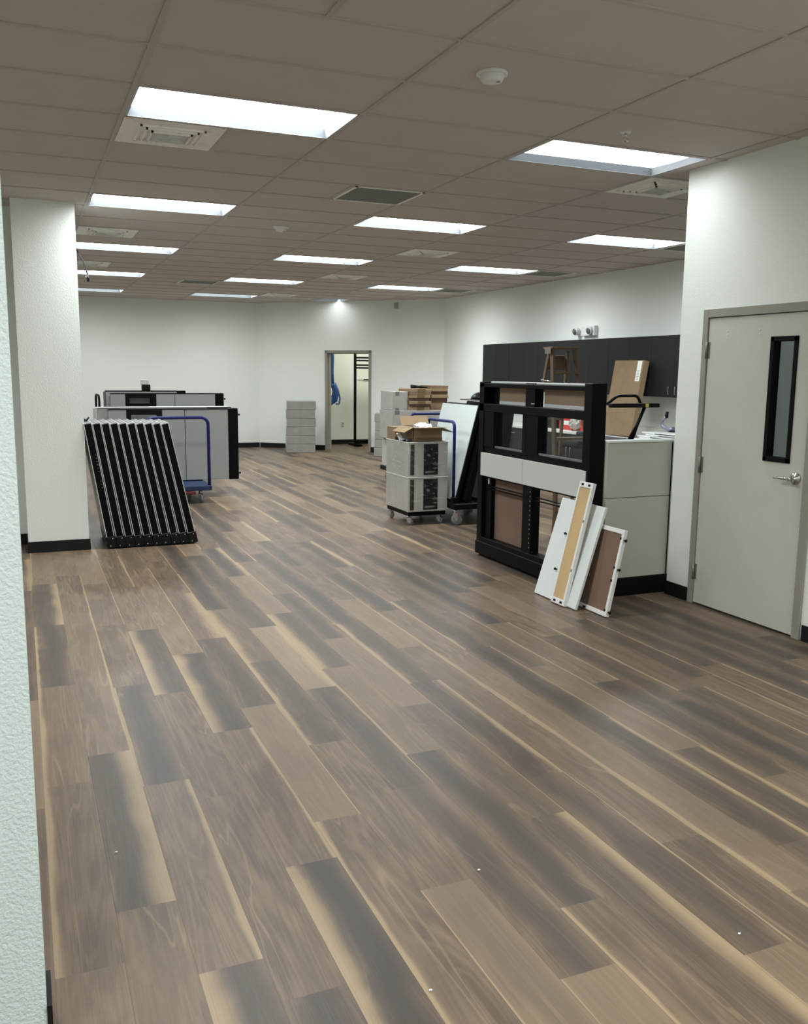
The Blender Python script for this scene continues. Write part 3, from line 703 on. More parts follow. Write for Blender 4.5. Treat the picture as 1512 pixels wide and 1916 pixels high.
obj('black_base', MB().box(1.635, 1.755, 13.61, 13.70, 1.32, 1.405, .008, 2), BLACKP, p); obj('silver_head', MB().box(1.625, 1.735, 13.615, 13.695, 1.405, 1.475, .008, 2), SILVER, p)

# ------------------------------------------------------------------ ten leaning black frames
NF = 10
ordf = ['leftmost black panel frame leaning on the white pillar', 'second black panel frame from the pillar', 'third black panel frame from the pillar', 'fourth black panel frame from the pillar', 'fifth black panel frame from the pillar',
        'sixth leaning black panel frame counted from the pillar', 'fourth-from-right leaning black panel frame of the row', 'third-from-right leaning black panel frame of the row', 'second-from-right leaning black panel frame of the row', 'rightmost black panel frame of the leaning row']
for k in range(NF):
    xb = .672+.0815*k; ang_ = math.radians(8.6+.36*k)
    root = (xb, 8.45, 0)
    # rotate about the bottom left edge so it leans left
    M = Matrix.Translation(Vector((xb, 8.45, .004))) @ Matrix.Rotation(-ang_, 4, 'Y')
    LY, H, T = .66, 1.150, .070
    r = thing('panel_frame', ordf[k], 'office panel frame', root, 'black panel frames leaning in a row')
    b = MB()
    b.box(.009, T-.009, 0, .045, .10, H-.01, .002, 1, M).box(.009, T-.009, LY-.045, LY, .10, H-.01, .002, 1, M)
    b.box(.009, T-.009, .045, LY-.045, H-.07, H-.01, 0, 1, M).box(.02, T-.02, .045, LY-.045, .12, H-.07, 0, 1, M)
    obj('frame_body', b, BLACK, r)
    for a, c in ((0, .006), (T-.006, T)):
        obj('silver_edge', MB().box(a, c, -.003, LY+.003, .105, H, .0015, 1, M), SILVER, r)
    obj('top_rail', MB().box(.009, T-.009, -.002, LY+.002, H-.010, H-.004, 0, 1, M).box(.030, .040, -.002, LY, H-.004, H-.001, 0, 1, M), RUBG, r)
    g = MB().box(-.004, T+.006, -.012, LY+.01, 0, .105, .003, 1, M)
    obj('base_rail', g, BLACKP, r)
    for xx, zz in ((.022, .022), (.05, .085)):
        obj('screw', MB().lathe(M @ Vector((xx, -.013, zz)), (0, -1, 0), [(.004, 0), (.004, .003), (.002, .004)], 8), SILVER, r)
    if k == 0:
        for q in range(9): obj('screw', MB().lathe(M @ Vector((.05, -.001, .86-q*.03-(.06 if q > 5 else 0))), (0, -1, 0), [(.003, 0), (.002, .003)], 8), SILVER, r)
# black clip on the pillar corner
mb = MB().tube([(.512, 8.75, 1.10), (.53, 8.75, 1.14), (.545, 8.75, 1.165)], .012, 8).tube([(.53, 8.75, 1.13), (.57, 8.75, 1.185)], .008, 8).tube([(.53, 8.75, 1.14), (.52, 8.75, 1.185)], .007, 8)
tag(obj('plastic_clip', mb, BLACKP), 'black forked clip sticking out beside the pillar above the leaning frames', 'clip')

# ------------------------------------------------------------------ far stacks of wrapped boxes
def far_stack(cx, cy, n, h, wx, wy, rot, labels, grp, z0=0, mt=None):
    rn = random.Random(int(cx*100)); z = z0
    for k in range(n):
        a = rot+rn.uniform(-.03, .03); M = Matrix.Translation(Vector((cx+rn.uniform(-.012, .012), cy, z))) @ Matrix.Rotation(a, 4, 'Z')
        hh = h[k] if isinstance(h, (list, tuple)) else h
        r = thing('wrapped_box', labels(k), 'box', (cx, cy, z), grp)
        obj('carton', MB().box(-wx/2, wx/2, -wy/2, wy/2, .001, hh-.002, .006, 1, M), mt or WRAPG, r)
        f = MB()
        d = .004; zz = hh*.3
        f.box(-wx/2-d, wx/2+d, -wy/2-d, wy/2+d, zz, hh*.62, .002, 1, M)
        obj('plastic_band', f, WRAP, r)
        z += hh
L6 = ['bottom', 'second from bottom', 'third from bottom', 'third from top', 'second from top', 'topmost']
far_stack(5.20, 17.62, 6, .172, .58, .44, -.25, lambda k: 'plastic-wrapped grey box left of the far doorway, %s in its stack' % L6[k], 'wrapped boxes left of the far doorway')
far_stack(6.62, 16.35, 5, .165, .55, .45, -.4, lambda k: 'plastic-wrapped grey box right of the far doorway, %s in its stack' % ['bottom', 'second from bottom', 'middle', 'second from top', 'topmost'][k], 'wrapped boxes right of the far doorway')

# storage room contents
r = thing('metal_rack', 'black metal rack post with cross bars in the storage room', 'rack', (6.78, 18.75, 0))
obj('post', MB().box(6.755, 6.805, 18.72, 18.77, .03, 2.35, .004), BLACK, r)
obj('post', MB().box(7.55, 7.60, 18.72, 18.77, .03, 2.35, .004), BLACK, r)
obj('foot', MB().prism([(6.73, 18.45, 0), (6.83, 18.45, 0), (6.83, 19.05, 0), (6.73, 19.05, 0)], (0, 0, .05)).box(6.69, 6.87, 18.5, 18.56, 0, .03), BLACK, r)
obj('base_rail', MB().box(6.80, 7.6, 18.70, 18.80, .04, .13, .006), BLACK, r)
for z in (1.925, 1.865, 1.765, 1.705): obj('cross_bar', MB().box(6.805, 7.55, 18.73, 18.76, z-.018, z+.018, .003), BLACK, r)
r = thing('coat_hook_rail', 'short black hook strip on the storage room wall', 'hook rail', (7.35, 19.29, 1.46))
obj('rail', MB().box(7.05, 7.5, 19.285, 19.3, 1.44, 1.47), WHITEP, r); obj('hook', MB().box(7.18, 7.46, 19.262, 19.285, 1.445, 1.467, .004), BLACK, r)
r = thing('blue_hose', 'blue hose coiled and hanging inside the far doorway', 'hose', (6.45, 18.4, .9))
hx, hy = 6.19, 18.55
obj('hanging_strap', MB().tube([(hx, hy, 2.25), (hx+.008, hy, 1.9), (hx-.004, hy, 1.6), (hx+.01, hy, 1.36)], .032, 10), BLUEH, r)
obj('coil', MB().tube([(hx-.05, hy, 1.32), (hx+.03, hy, 1.33), (hx+.08, hy, 1.2), (hx+.04, hy, 1.0), (hx, hy, .93), (hx-.06, hy, 1.1)], [.04, .07, .075, .07, .05, .05], 12), BLUEH, r)
obj('hose_loop', MB().tube([(hx+.05, hy-.03, 1.30), (hx+.13, hy-.03, 1.18), (hx+.165, hy-.03, 1.04), (hx+.14, hy-.03, .93), (hx+.07, hy-.03, .93)], .018, 10), BLUEH, r)
r = thing('wall_outlet', 'white wall outlet low on the storage room wall', 'outlet', (6.68, 19.3, .40))
obj('cover_plate', MB().box(6.63, 6.73, 19.293, 19.3, .36, .50, .002), WHITEP, r); obj('socket', MB().box(6.655, 6.705, 19.290, 19.2935, .38, .42, .001).box(6.655, 6.705, 19.290, 19.2935, .44, .48, .001), GREYC, r)

# ------------------------------------------------------------------ silver cabinets on a dolly
CX0, CX1, CY0, CY1 = 3.735, 4.195, 8.67, 9.30
dl = thing('furniture_dolly', 'low black dolly carrying the two plastic-wrapped silver cabinets', 'dolly', (3.95, 8.98, 0))
obj('dolly_frame', MB().box(CX0+.01, CX1-.01, CY0+.015, CY0+.075, .10, .145, .004).box(CX0+.01, CX1-.01, CY1-.075, CY1-.015, .10, .145, .004).box(CX0+.01, CX0+.07, CY0+.075, CY1-.075, .10, .145, .004).box(CX1-.07, CX1-.01, CY0+.075, CY1-.075, .10, .145, .004), BLACK, dl)
for x, y, a in ((CX0+.045, CY0+.05, 1.1), (CX1-.06, CY0+.05, .6), (CX0+.045, CY1-.06, .4), (CX1-.06, CY1-.06, .2)): caster(dl, x, y, 0, .036, a, RUBG, .024, .102)
for n, (z0, z1) in enumerate(((.146, .520), (.521, .892))):
    r = thing('steel_cabinet', ['lower plastic-wrapped silver cabinet on the dolly', 'upper plastic-wrapped silver cabinet under the open cardboard box'][n], 'cabinet', (3.96, 8.98, z0), 'silver cabinets on the dolly')
    b = MB().box(CX0, CX1, CY0, CY1, z0, z1, .004)
    obj('cabinet_body', b, WRAPS, r)
    obj('black_front_panel', MB().box(3.912, 4.078, CY0-.006, CY0, z0+.02, z1-.022), FILMB, r)
    obj('handle_slot', MB().box(3.757, 3.802, CY0-.005, CY0, z0+.022, z1-.024), mat('dark_brown_slot', (.02, .013, .010, 1), .3, coat=.5), r)
    obj('top_edge', MB().box(CX0-.004, CX1+.004, CY0-.008, CY1+.004, z1-.009, z1, .002), SILVER, r, label='bright white top edge')
    w_ = MB().box(CX0-.007, CX1+.007, CY0-.012, CY1+.008, z0+.01, z1-.012, .004)
    obj('plastic_wrap', w_, WRAP, r)
# open cardboard box on top
bx0, bx1, by0, by1, bz0, bz1 = 3.80, 4.13, 8.69, 9.02, .893, 1.045
ob = thing('open_cardboard_box', 'open cardboard box with flaps up on top of the silver cabinets', 'box', ((bx0+bx1)/2, (by0+by1)/2, bz0))
b = MB(); t = .006
b.box(bx0, bx1, by0, by1, bz0, bz0+t).box(bx0, bx1, by0, by0+t, bz0, bz1).box(bx0, bx1, by1-t, by1, bz0, bz1).box(bx0, bx0+t, by0, by1, bz0, bz1).box(bx1-t, bx1, by0, by1, bz0, bz1)
obj('box_body', b, CARD, ob)
obj('packing_tape', MB().box(bx0-.002, bx1+.002, by0-.002, by0, bz0, bz0+.045).box(bx0-.002, bx0, by0-.002, by1, bz0, bz0+.045), CARDT, ob)
def flap(p, q, v, nm='flap'):
    p, q, v = Vector(p), Vector(q), Vector(v); n = (q-p).cross(v).normalized()*.005
    b = MB().prism([p, q, q+v, p+v], n); obj(nm, b, CARD, ob)
flap((bx0, by0, bz1), (bx1, by0, bz1), (.0, -.13, .005))
flap((bx0, by0, bz1), (bx0, by1, bz1), (-.11, .0, -.055))
flap((bx0, by1, bz1), (bx1, by1, bz1), (.0, .07, .10))
flap((bx1, by0, bz1), (bx1, by1, bz1), (.14, .0, -.055))
mb = MB(); rn = random.Random(5)
def blob(c, r_, sx=1, sy=1, sz=1, sub=2, rough=.25, mb=None, seed=1):
    mb = mb or MB(); rn_ = random.Random(seed)
    res = bmesh.ops.create_icosphere(mb.bm, subdivisions=sub, radius=1)
    for v in res['verts']:
        k = 1+rn_.uniform(-rough, rough); v.co = Vector(c)+Vector((v.co.x*sx, v.co.y*sy, v.co.z*sz))*r_*k
    return mb
blob((3.98, 8.86, 1.03), .09, 1.2, 1.2, .6, 3, .2, mb)
obj('packing_paper', mb, WHITEP, ob)
# small kraft box + bits beside it
r = thing('small_cardboard_box', 'small taped cardboard box at the back left of the silver cabinet top', 'box', (3.84, 9.16, .893))
obj('box_body', MB().box(3.74, 3.97, 9.06, 9.29, .893, 1.03, .003), CARD, r); obj('packing_tape', MB().box(3.738, 3.972, 9.058, 9.06, .893, .925).box(3.738, 3.972, 9.058, 9.06, .965, .985), CARDT, r)
mb = blob((3.757, 8.85, .91), .018, 1, 1.6, .9, 2, .3, seed=4); blob((3.765, 8.78, .906), .013, 1.2, 1.5, .9, 2, .3, mb, 7)
tag(obj('crumpled_plastic', mb, PURPLE), 'crumpled purple-grey plastic film beside the open cardboard box', 'plastic film')
mb = MB().prism([(3.745, 8.95, .893), (3.785, 8.93, .893), (3.79, 9.03, .96), (3.75, 9.05, .96)], (.006, .003, .006))
tag(obj('folded_paper', mb, WHITEP), 'folded white and brown paper slip behind the crumpled film', 'paper')

# ------------------------------------------------------------------ right blue cart with leaning panels
cr = thing('platform_cart', 'blue-handled black platform cart carrying the leaning white-faced panels', 'cart', (4.55, 8.9, 0), 'blue platform carts')
obj('deck', MB().box(4.207, 5.05, 8.50, 9.75, .17, .235, .006), BLACK, cr)
obj('handle', MB().tube(arc([(4.225, 8.58, .22), (4.225, 8.58, 1.105), (4.225, 9.25, 1.105), (4.225, 9.25, .22)], .07, 8), .017, 14), BLUE, cr)
obj('handle_socket', MB().box(4.205, 4.255, 8.55, 8.61, .2, .30, .004), BLACK, cr); obj('handle_socket', MB().box(4.205, 4.255, 9.22, 9.28, .2, .30, .004), BLACK, cr)
for x, y, a in ((4.255, 8.55, 1.15), (4.95, 8.6, .9), (4.25, 9.65, 1.2), (4.95, 9.65, 1.0)): caster(cr, x, y, 0, .060, a, RUBG, .03, .172)
def leaner(xb, xt, y0, y1, z0, z1, th, label, facem, edgem, shift=0):
    a = math.atan2(xt-xb, z1-z0); H = math.hypot(xt-xb, z1-z0)
    M = Matrix.Translation(Vector((xb, y0, z0+th*math.sin(a)*0))) @ Matrix.Rotation(a, 4, 'Y')
    r = thing('leaning_panel', label, 'office partition panel', (xb, (y0+y1)/2, z0), 'panels leaning on the right cart')
    obj('panel_core', MB().box(.004, th, 0, y1-y0, th*math.sin(a)+.002, H, .004, 1, M), edgem, r)
    obj('panel_face', MB().box(-.004, .004, .012, y1-y0-.012, th*math.sin(a)+.012, H-.012, .001, 1, M), facem, r, label='smooth pale face')
    return r
leaner(4.25, 4.52, 8.60, 9.50, .237, 1.285, .05, 'foremost leaning panel with pale grey-blue face on the right cart', mat('pale_blue_grey_face', (.56, .62, .61, 1), .4), BLACK)
leaner(4.34, 4.59, 8.56, 9.50, .237, 1.285, .08, 'middle black-edged panel leaning behind the foremost one', BLACK, BLACK)
leaner(4.59, 4.735, 8.56, 9.40, .237, 1.265, .03, 'third panel in the right cart stack with white face', LAMIN, BLACK)
leaner(4.68, 4.83, 8.56, 9.50, .237, 1.30, .12, 'last black panel of the right cart stack', BLACK, BLACK)
mb = MB(); mb.lathe((4.76, 8.92, 1.332), (0, 0, 1), [(.16, 0), (.15, .03), (.12, .06), (.07, .08), (0, .088)], 24)
r = thing('storage_cover', 'black rounded cover on a thin board on top of the right panel stack', 'cover', (4.68, 8.95, 1.322))
obj('thin_board', MB().box(4.54, 4.95, 8.74, 9.1, 1.322, 1.332, .002), BLACKP, r); obj('lid_dome', mb, BLACKP, r)

# second blue handle farther back with grey cartons and kraft stack
c3 = thing('platform_cart', 'blue-handled cart under the grey cartons, handle just showing over the open box', 'cart', (5.2, 12.0, 0), 'blue platform carts')
obj('deck', MB().box(4.96, 5.95, 11.35, 12.6, .17, .235, .006), BLACK, c3)
obj('handle', MB().tube(arc([(5.0, 11.30, .2), (4.90, 11.30, .4), (4.90, 11.30, 1.06), (5.62, 11.30, 1.06), (5.62, 11.30, .2)], .06, 8), .018, 12), BLUE, c3)
obj('handle_bracket', MB().box(4.96, 5.65, 11.29, 11.36, .18, .23, .004), BLACK, c3)
for x, y in ((5.05, 11.45), (5.85, 11.45), (5.05, 12.5), (5.85, 12.5)): caster(c3, x, y, 0, .060, .3, RUBG, .03, .172)
def carton(name, x0, x1, y0, y1, z0, z1, mt, label, group=None, tapes=(), bev=.005):
    r = thing(name, label, 'box', ((x0+x1)/2, (y0+y1)/2, z0), group)
    obj('carton_body', MB().box(x0, x1, y0, y1, z0, z1, bev), mt, r)
    for a, b, c, d, m_ in tapes: obj('tape', MB().box(a, b, y0-.002, y0, c, d), m_, r)
    return r
carton('grey_carton', 4.97, 5.80, 12.0, 12.55, .237, .66, GREYC, 'lowest big grey carton on the back right cart', 'large grey cartons')
carton('grey_carton', 4.91, 5.74, 12.0, 12.5, .662, 1.075, WRAPG, 'wide plastic-wrapped grey carton under the kraft boxes', 'large grey cartons', [(4.95, 5.02, 1.02, 1.073, TAPEG)])
carton('grey_carton', 4.925, 5.16, 12.02, 12.5, 1.077, 1.345, WRAPG, 'top grey carton with two dark tape squares left of the kraft boxes', 'large grey cartons', [(4.965, 5.02, 1.29, 1.343, TAPEG), (4.965, 5.02, 1.08, 1.11, TAPEG)])
rn = random.Random(3)
zz = 1.077; hs = [.05, .035, .048, .042, .04, .048, .044]
names = ['lowest', 'second from bottom', 'third from bottom', 'middle', 'third from top', 'second from top', 'topmost']
for k in range(7):
    dx = rn.uniform(-.012, .012)
    carton('flat_cardboard_box', 5.17+dx, 5.51+dx, 12.0+rn.uniform(-.02, .02), 12.42, zz, zz+hs[k]-.001, CARDD if k % 2 else CARD, 'flat kraft cardboard box, %s of the left column' % names[k], 'flat kraft boxes', [(5.30+dx, 5.42+dx, zz, zz+hs[k]-.001, CARDT)], .003); zz += hs[k]
zz = 1.077; hs = [.06, .055, .058, .050, .045, .045, .042]
for k in range(7):
    dx = rn.uniform(-.012, .012)
    carton('flat_cardboard_box', 5.525+dx*.3, 5.80+dx, 12.03+rn.uniform(-.02, .02), 12.44, zz, zz+hs[k]-.001, CARD if k % 2 else CARDD, 'flat kraft cardboard box, %s of the right column' % names[k], 'flat kraft boxes', [], .003); zz += hs[k]
mb = MB().tube([(5.24, 12.1, 1.417), (5.36, 12.1, 1.412), (5.50, 12.1, 1.40)], [.028, .020, .008], 10)
tag(obj('hand_tool', mb, BLACKP), 'black tapered tool lying on the left kraft box column', 'tool')

# ------------------------------------------------------------------ black glazed partition frame
FX0, FX1 = 3.72, 3.82; FY0, FY1 = 5.36, 7.07; FT = 1.545
pf = thing('partition_frame', 'tall black office partition frame with two windows and pale middle band', 'office partition', (3.77, 6.2, 0))
b = MB()
def fx(y0, y1, z0, z1, x0=FX0, x1=FX1, bev=.003): b.box(x0, x1, y0, y1, z0, z1, bev)
fx(6.985, FY1, .13, FT); fx(FY0, 5.45, .13, FT); fx(6.155, 6.30, .13, FT, FX0+.01, FX1-.01)     # posts
fx(FY0, FY1, 1.50, 1.535); fx(FY0, FY1, 1.292, 1.358)                         # rails of the upper row
fx(5.45, 6.985, .715, .985, FX0+.012, FX1-.012)                              # solid middle rail
fx(6.81, 6.985, .985, 1.292, FX0+.006); fx(6.275, 6.33, .985, 1.292, FX0+.006); fx(6.09, 6.275, .985, 1.292, FX0+.006)
fx(6.87, 6.985, .13, .715, FX0+.03); fx(6.84, 6.99, 1.356, 1.502, FX1-.02); fx(5.45, 6.985, .13, .178)
obj('frame', b, BLACK, pf)
obj('base_cover', MB().box(FX0-.008, FX1+.008, FY0+.02, FY1+.012, .02, .135, .006).box(FX0+.02, FX1-.02, FY0+.04, FY1-.02, 0, .02), BLACKM, pf)
obj('end_post', MB().box(FX0-.004, FX1+.022, FY0-.004, FY0+.10, 0, FT+.012, .006), BLACK, pf)
obj('top_strip', MB().box(FX0+.02, FX0+.05, 5.47, 6.90, FT-.008, FT+.006, .002), LAMIN, pf, label='thin white strip along the top')
for a, c in ((6.845, 6.275), (6.12, 5.40)):
    y0, y1 = min(a, c), max(a, c)
    q = obj('tile_back', MB().box(FX1-.022, FX1-.012, y0, y1, 1.355, 1.502), HARDB, pf, label='brown hardboard back of an upper tile')
    obj('tile_edge', MB().box(FX1-.026, FX1-.022, y0+.006, y1-.006, 1.358, 1.385), SILVER, q, label='white lower edge')
for y0, y1 in ((6.33, 6.81), (5.45, 6.09)):
    q = obj('window_trim', MB().box(FX0+.02, FX0+.04, y0-.003, y1+.003, .985, .999), RUBG, pf)
    obj('window_pane', MB().box(FX0+.047, FX0+.053, y0-.004, y1+.004, .982, 1.296), GLASS, q)
obj('band_panel', MB().box(FX0-.012, FX0+.011, 6.284, 7.0, .731, .931, .002), BANDM, pf, label='pale grey band tile, left'); obj('band_panel', MB().box(FX0-.012, FX0+.011, 5.395, 6.279, .731, .931, .002), BANDM, pf, label='pale grey band tile, right')
obj('tile_back', MB().box(FX1-.03, FX1-.02, 6.30, 6.87, .178, .717), HARDD, pf, label='brown hardboard back of the lower left tile')
obj('cable_rail', MB().box(FX0+.03, FX0+.045, 5.45, 6.93, .636, .644).box(FX0+.03, FX0+.045, 5.45, 6.93, .612, .620), BLACKM, pf)
sl = MB()
for k in range(13): sl.box(FX0+.006, FX0+.011, 6.170, 6.178, .22+k*.038, .232+k*.038)
sl.box(FX0+.02, FX0+.03, 6.15, 6.19, .19, .197); sl.box(FX0+.003, FX0+.010, 6.155, 6.20, 1.38, 1.388)
obj('slot_hardware', sl, STEEL, pf)
obj('bracket', MB().box(FX0+.02, FX0+.05, 5.62, 5.65, .66, .715).box(FX0+.02, FX0+.03, 6.90, 6.91, .66, .71), SILVER, pf)

# half-height grey partition joining the near right wall
hw = thing('half_height_partition', 'low grey office partition between the black frame and the door wall', 'office partition', (4.1, 5.38, 0))
HX0, HX1, HY0, HY1 = 3.845, 4.445, 5.325, 5.40
obj('base_cover', MB().box(HX0, HX1, HY0-.006, HY1+.006, 0, .135, .004), BLACKM, hw)
obj('panel_tile', MB().box(HX0, HX1, HY0, HY1, .137, .732, .002), GREYG, hw, label='lower grey tile'); obj('panel_tile', MB().box(HX0, HX1, HY0, HY1, .736, 1.132, .002), GREYG, hw, label='upper grey tile')
obj('top_cap', MB().box(HX0, HX1, HY0-.004, HY1+.004, 1.134, 1.152, .003), LAMIN, hw, label='white top cap')
obj('end_trim', MB().box(4.412, 4.420, HY0-.003, HY1+.003, .135, 1.134), BLACKM, hw)

# ------------------------------------------------------------------ three loose panels leaning on the frame
def slab(name, label, xb, y0, y1, xt, zt, th, facem, dy=0, z_rot=0):
    a = math.atan2(xt-xb, zt); H = math.hypot(xt-xb, zt)
    M = Matrix.Translation(Vector((xb, y0, th*math.sin(a)+.001))) @ Matrix.Rotation(z_rot, 4, 'Z') @ Matrix.Rotation(a, 4, 'Y')
    r = thing(name, label, 'panel', (xb, (y0+y1)/2, 0), 'loose panels leaning on the black frame')
    return r, M, H-th*math.sin(a)
def studs(r, M, pts, ax=(-1, 0, 0)):
    for p in pts:
        s = MB().lathe(M @ Vector(p), M.to_3x3() @ Vector(ax), [(.006, 0), (.006, .012), (.010, .013), (.010, .020), (.004, .022)], 12)
        obj('stud', s, BLACKP, r)
r, M, H = slab('loose_panel', 'wide smooth white panel leaning against the black frame', 3.455, 5.085, 5.625, 3.675, .712, .022, LAMIN)
obj('board', MB().box(0, .022, 0, .54, 0, H, .003, 1, M), LAMIN, r); studs(r, M, [(0, .35, H*.66), (0, .345, H*.30)])
# narrow tan shelf panel
r, M, H = slab('loose_panel', 'narrow white-edged panel with tan back leaning in front of the wide one', 3.428, 5.19, 5.36, 3.640, .868, .03, TANB)
w_ = .165
obj('rim', MB().box(0, .03, 0, .020, 0, H, .002, 1, M).box(0, .03, w_-.016, w_, 0, H, .002, 1, M).box(0, .03, .020, w_-.016, 0, .04, .002, 1, M).box(0, .03, .020, w_-.016, H-.04, H, .002, 1, M), WHITEP, r)
obj('tan_board', MB().box(.006, .012, .018, w_-.014, .036, H-.036, 0, 1, M), TANB, r, label='tan fibreboard back')
s = MB()
for yy in (.040, w_-.045):
    for hh in (.012, H-.028): s.box(-.003, .001, yy-.013, yy+.013, hh, hh+.016, .001, 1, M)
for hh in (H*.68, H*.28): s.box(-.002, .001, .004, .012, hh, hh+.02, .001, 1, M)
obj('clip', s, BLACKP, r)
# brown framed panel
r, M, H = slab('loose_panel', 'brown-backed panel with white rim and black clips leaning rightmost', 3.545, 4.855, 5.20, 3.672, .590, .028, HARDD)
w_ = .40
obj('rim', MB().box(0, .028, 0, .024, 0, H, .002, 1, M).box(0, .028, w_-.02, w_, 0, H, .002, 1, M).box(0, .028, .024, w_-.02, 0, .03, .002, 1, M).box(0, .028, .024, w_-.02, H-.03, H, .002, 1, M), WHITEP, r)
obj('brown_board', MB().box(.008, .014, .022, w_-.018, .028, H-.028, 0, 1, M), HARDD, r, label='brown hardboard back')
s = MB()
for hh in (.035, .24, .33, .53): s.box(-.003, .002, .016, .032, hh, hh+.016, .001, 1, M)
s.box(-.003, .002, .24, .27, .004, .018, .001, 1, M)
obj('clip', s, BLACKP, r)
studs(r, M, [(.014, 0, .53), (.014, 0, .33), (.014, 0, .035)], (0, -1, 0))

# ------------------------------------------------------------------ kitchen cabinets
KX = 7.32
yk = [13.82-.9*k for k in range(8)]
cabn = ['farthest', 'second farthest', 'third farthest', 'fourth farthest', 'third nearest', 'second nearest', 'nearest']
for k in range(7):
    y1, y0 = yk[k], yk[k+1]
    r = thing('wall_cabinet', 'charcoal upper kitchen cabinet, %s from the far end of the row' % cabn[k] if k else 'charcoal upper kitchen cabinet at the far left end', 'cabinet', (7.5, (y0+y1)/2, 1.348), 'charcoal upper kitchen cabinets')
    r['label'] = 'charcoal upper kitchen cabinet, %s of the seven in the row' % cabn[k]
    obj('cabinet_body', MB().box(KX+.02, 7.65, y0+.0005, y1-.0005, 1.348, 2.10), DARKC, r)
    ym = (y0+y1)/2
    for a, c, hy_ in ((y0+.0015, ym-.001, ym-.05), (ym+.001, y1-.0015, ym+.05)):
        d = obj('cabinet_door', MB().box(KX, KX+.019, a, c, 1.350, 2.098, .001), DARKC, r)
        hy2 = c-.06 if a < ym-.2 else a+.06
        obj('handle', MB().tube(arc([(KX, hy2, 1.365+.02), (KX-.03, hy2, 1.385), (KX-.03, hy2, 1.475), (KX, hy2, 1.475)], .008, 3), .005, 8), STEEL, d)
LX = 7.06
for k in range(7):
    y1, y0 = yk[k], yk[k+1]; ym = (y0+y1)/2
    r = thing('base_cabinet', 'charcoal lower kitchen cabinet with drawers, %s of the seven in the row' % cabn[k], 'cabinet', (7.35, (y0+y1)/2, 0), 'charcoal lower kitchen cabinets')
    obj('cabinet_body', MB().box(LX+.02, 7.63, y0+.0005, y1-.0005, .1, .788).box(LX+.08, 7.63, y0, y1, 0, .1), DARKC, r)
    for a, c in ((y0+.002, ym-.001), (ym+.001, y1-.002)):
        d = obj('drawer', MB().box(LX, LX+.019, a, c, .635, .786, .001), DARKC, r)
        yy = (a+c)/2; obj('handle', MB().tube(arc([(LX, yy-.06, .71), (LX-.03, yy-.06, .71), (LX-.03, yy+.06, .71), (LX, yy+.06, .71)], .008, 3), .006, 8), STEEL, d)
        d = obj('cabinet_door', MB().box(LX, LX+.019, a, c, .102, .632, .001), DARKC, r)
        hy2 = c-.05 if c < ym else a+.05
        obj('handle', MB().tube(arc([(LX, hy2, .47), (LX-.03, hy2, .47), (LX-.03, hy2, .60), (LX, hy2, .60)], .008, 3), .006, 8), STEEL, d)
ct = thing('countertop', 'long white kitchen countertop over the charcoal cabinets', 'countertop', (7.34, 10.6, .79))
obj('counter_slab', MB().box(7.03, 7.638, yk[7], 13.84, .790, .830, .004), CTR, ct); obj('backsplash', MB().box(7.62, 7.638, yk[7], 13.84, .830, .93, .002), CTR, ct)
# tall cardboard box leaning on the uppers
a = math.atan2(7.215-7.06, 1.79-.832); H = math.hypot(.155, .958)
M = Matrix.Translation(Vector((7.045, 9.30, .833+.085*math.sin(a)))) @ Matrix.Rotation(a, 4, 'Y')
r = thing('tall_cardboard_box', 'tall flat cardboard box with white label leaning on the charcoal cabinets', 'box', (7.1, 9.6, .832))
obj('box_body', MB().box(0, .085, 0, .60, 0, .965, .004, 1, M), CARD, r)
obj('shipping_label', MB().box(-.002, 0, .03, .115, .70, .955, 0, 1, M), LABELW, r, label='white shipping label')
s = MB()
for k in range(7): s.box(-.003, -.002, .05+.012*(k % 2), .095, .72+k*.018, .725+k*.018, 0, 1, M)
obj('label_print', s, INK, r)
obj('packing_tape', MB().box(-.001, .086, .25, .31, .962, .967, 0, 1, M), CARDT, r)
# stacked boards, faucet, basin on counter
for k, (y0, y1, x0, nm) in enumerate(((8.3, 9.15, 7.06, 'lowest'), (8.35, 9.22, 7.09, 'second'), (8.3, 9.10, 7.12, 'third'), (8.4, 9.20, 7.14, 'topmost'))):
    z = .832+k*.022
    r = thing('white_board', 'white board lying on the counter below the faucet, %s of four' % nm, 'board', (7.3, (y0+y1)/2, z), 'white boards on the counter')
    obj('board', MB().box(x0, 7.5, y0, y1, z, z+.018, .002), LAMIN, r); obj('edge_band', MB().box(x0-.002, x0, y0+.01, y1-.25, z+.002, z+.009), BLACKP, r)
r = thing('faucet', 'curved faucet wrapped in blue-grey film behind the white boards', 'faucet', (7.45, 8.98, .918))
fp = [(7.45, 8.98, .952), (7.43, 9.05, .945), (7.40, 9.14, .985), (7.40, 9.155, 1.03), (7.40, 9.12, 1.075), (7.42, 9.09, 1.10)]
obj('spout', MB().tube([Vector(p) for p in fp], [.032, .026, .018, .016, .018, .020], 12), PURPLE, r)
obj('spout_tip', MB().cyl((7.42, 9.09, 1.09), (7.42, 9.08, 1.165), .022, 12, .018), BLACKP, r)
obj('faucet_base', MB().lathe((7.45, 8.98, .918), (0, 0, 1), [(.06, 0), (.055, .012), (.035, .02)]), BLACKP, r)
r = thing('crumpled_film', 'crumpled clear film lying on the white boards beside the tall cardboard box', 'plastic film', (7.3, 9.15, .92))
obj('film', blob((7.27, 9.09, .957), .03, 1.3, 2.6, 1.0, 3, .3, seed=3), WRAP, r)
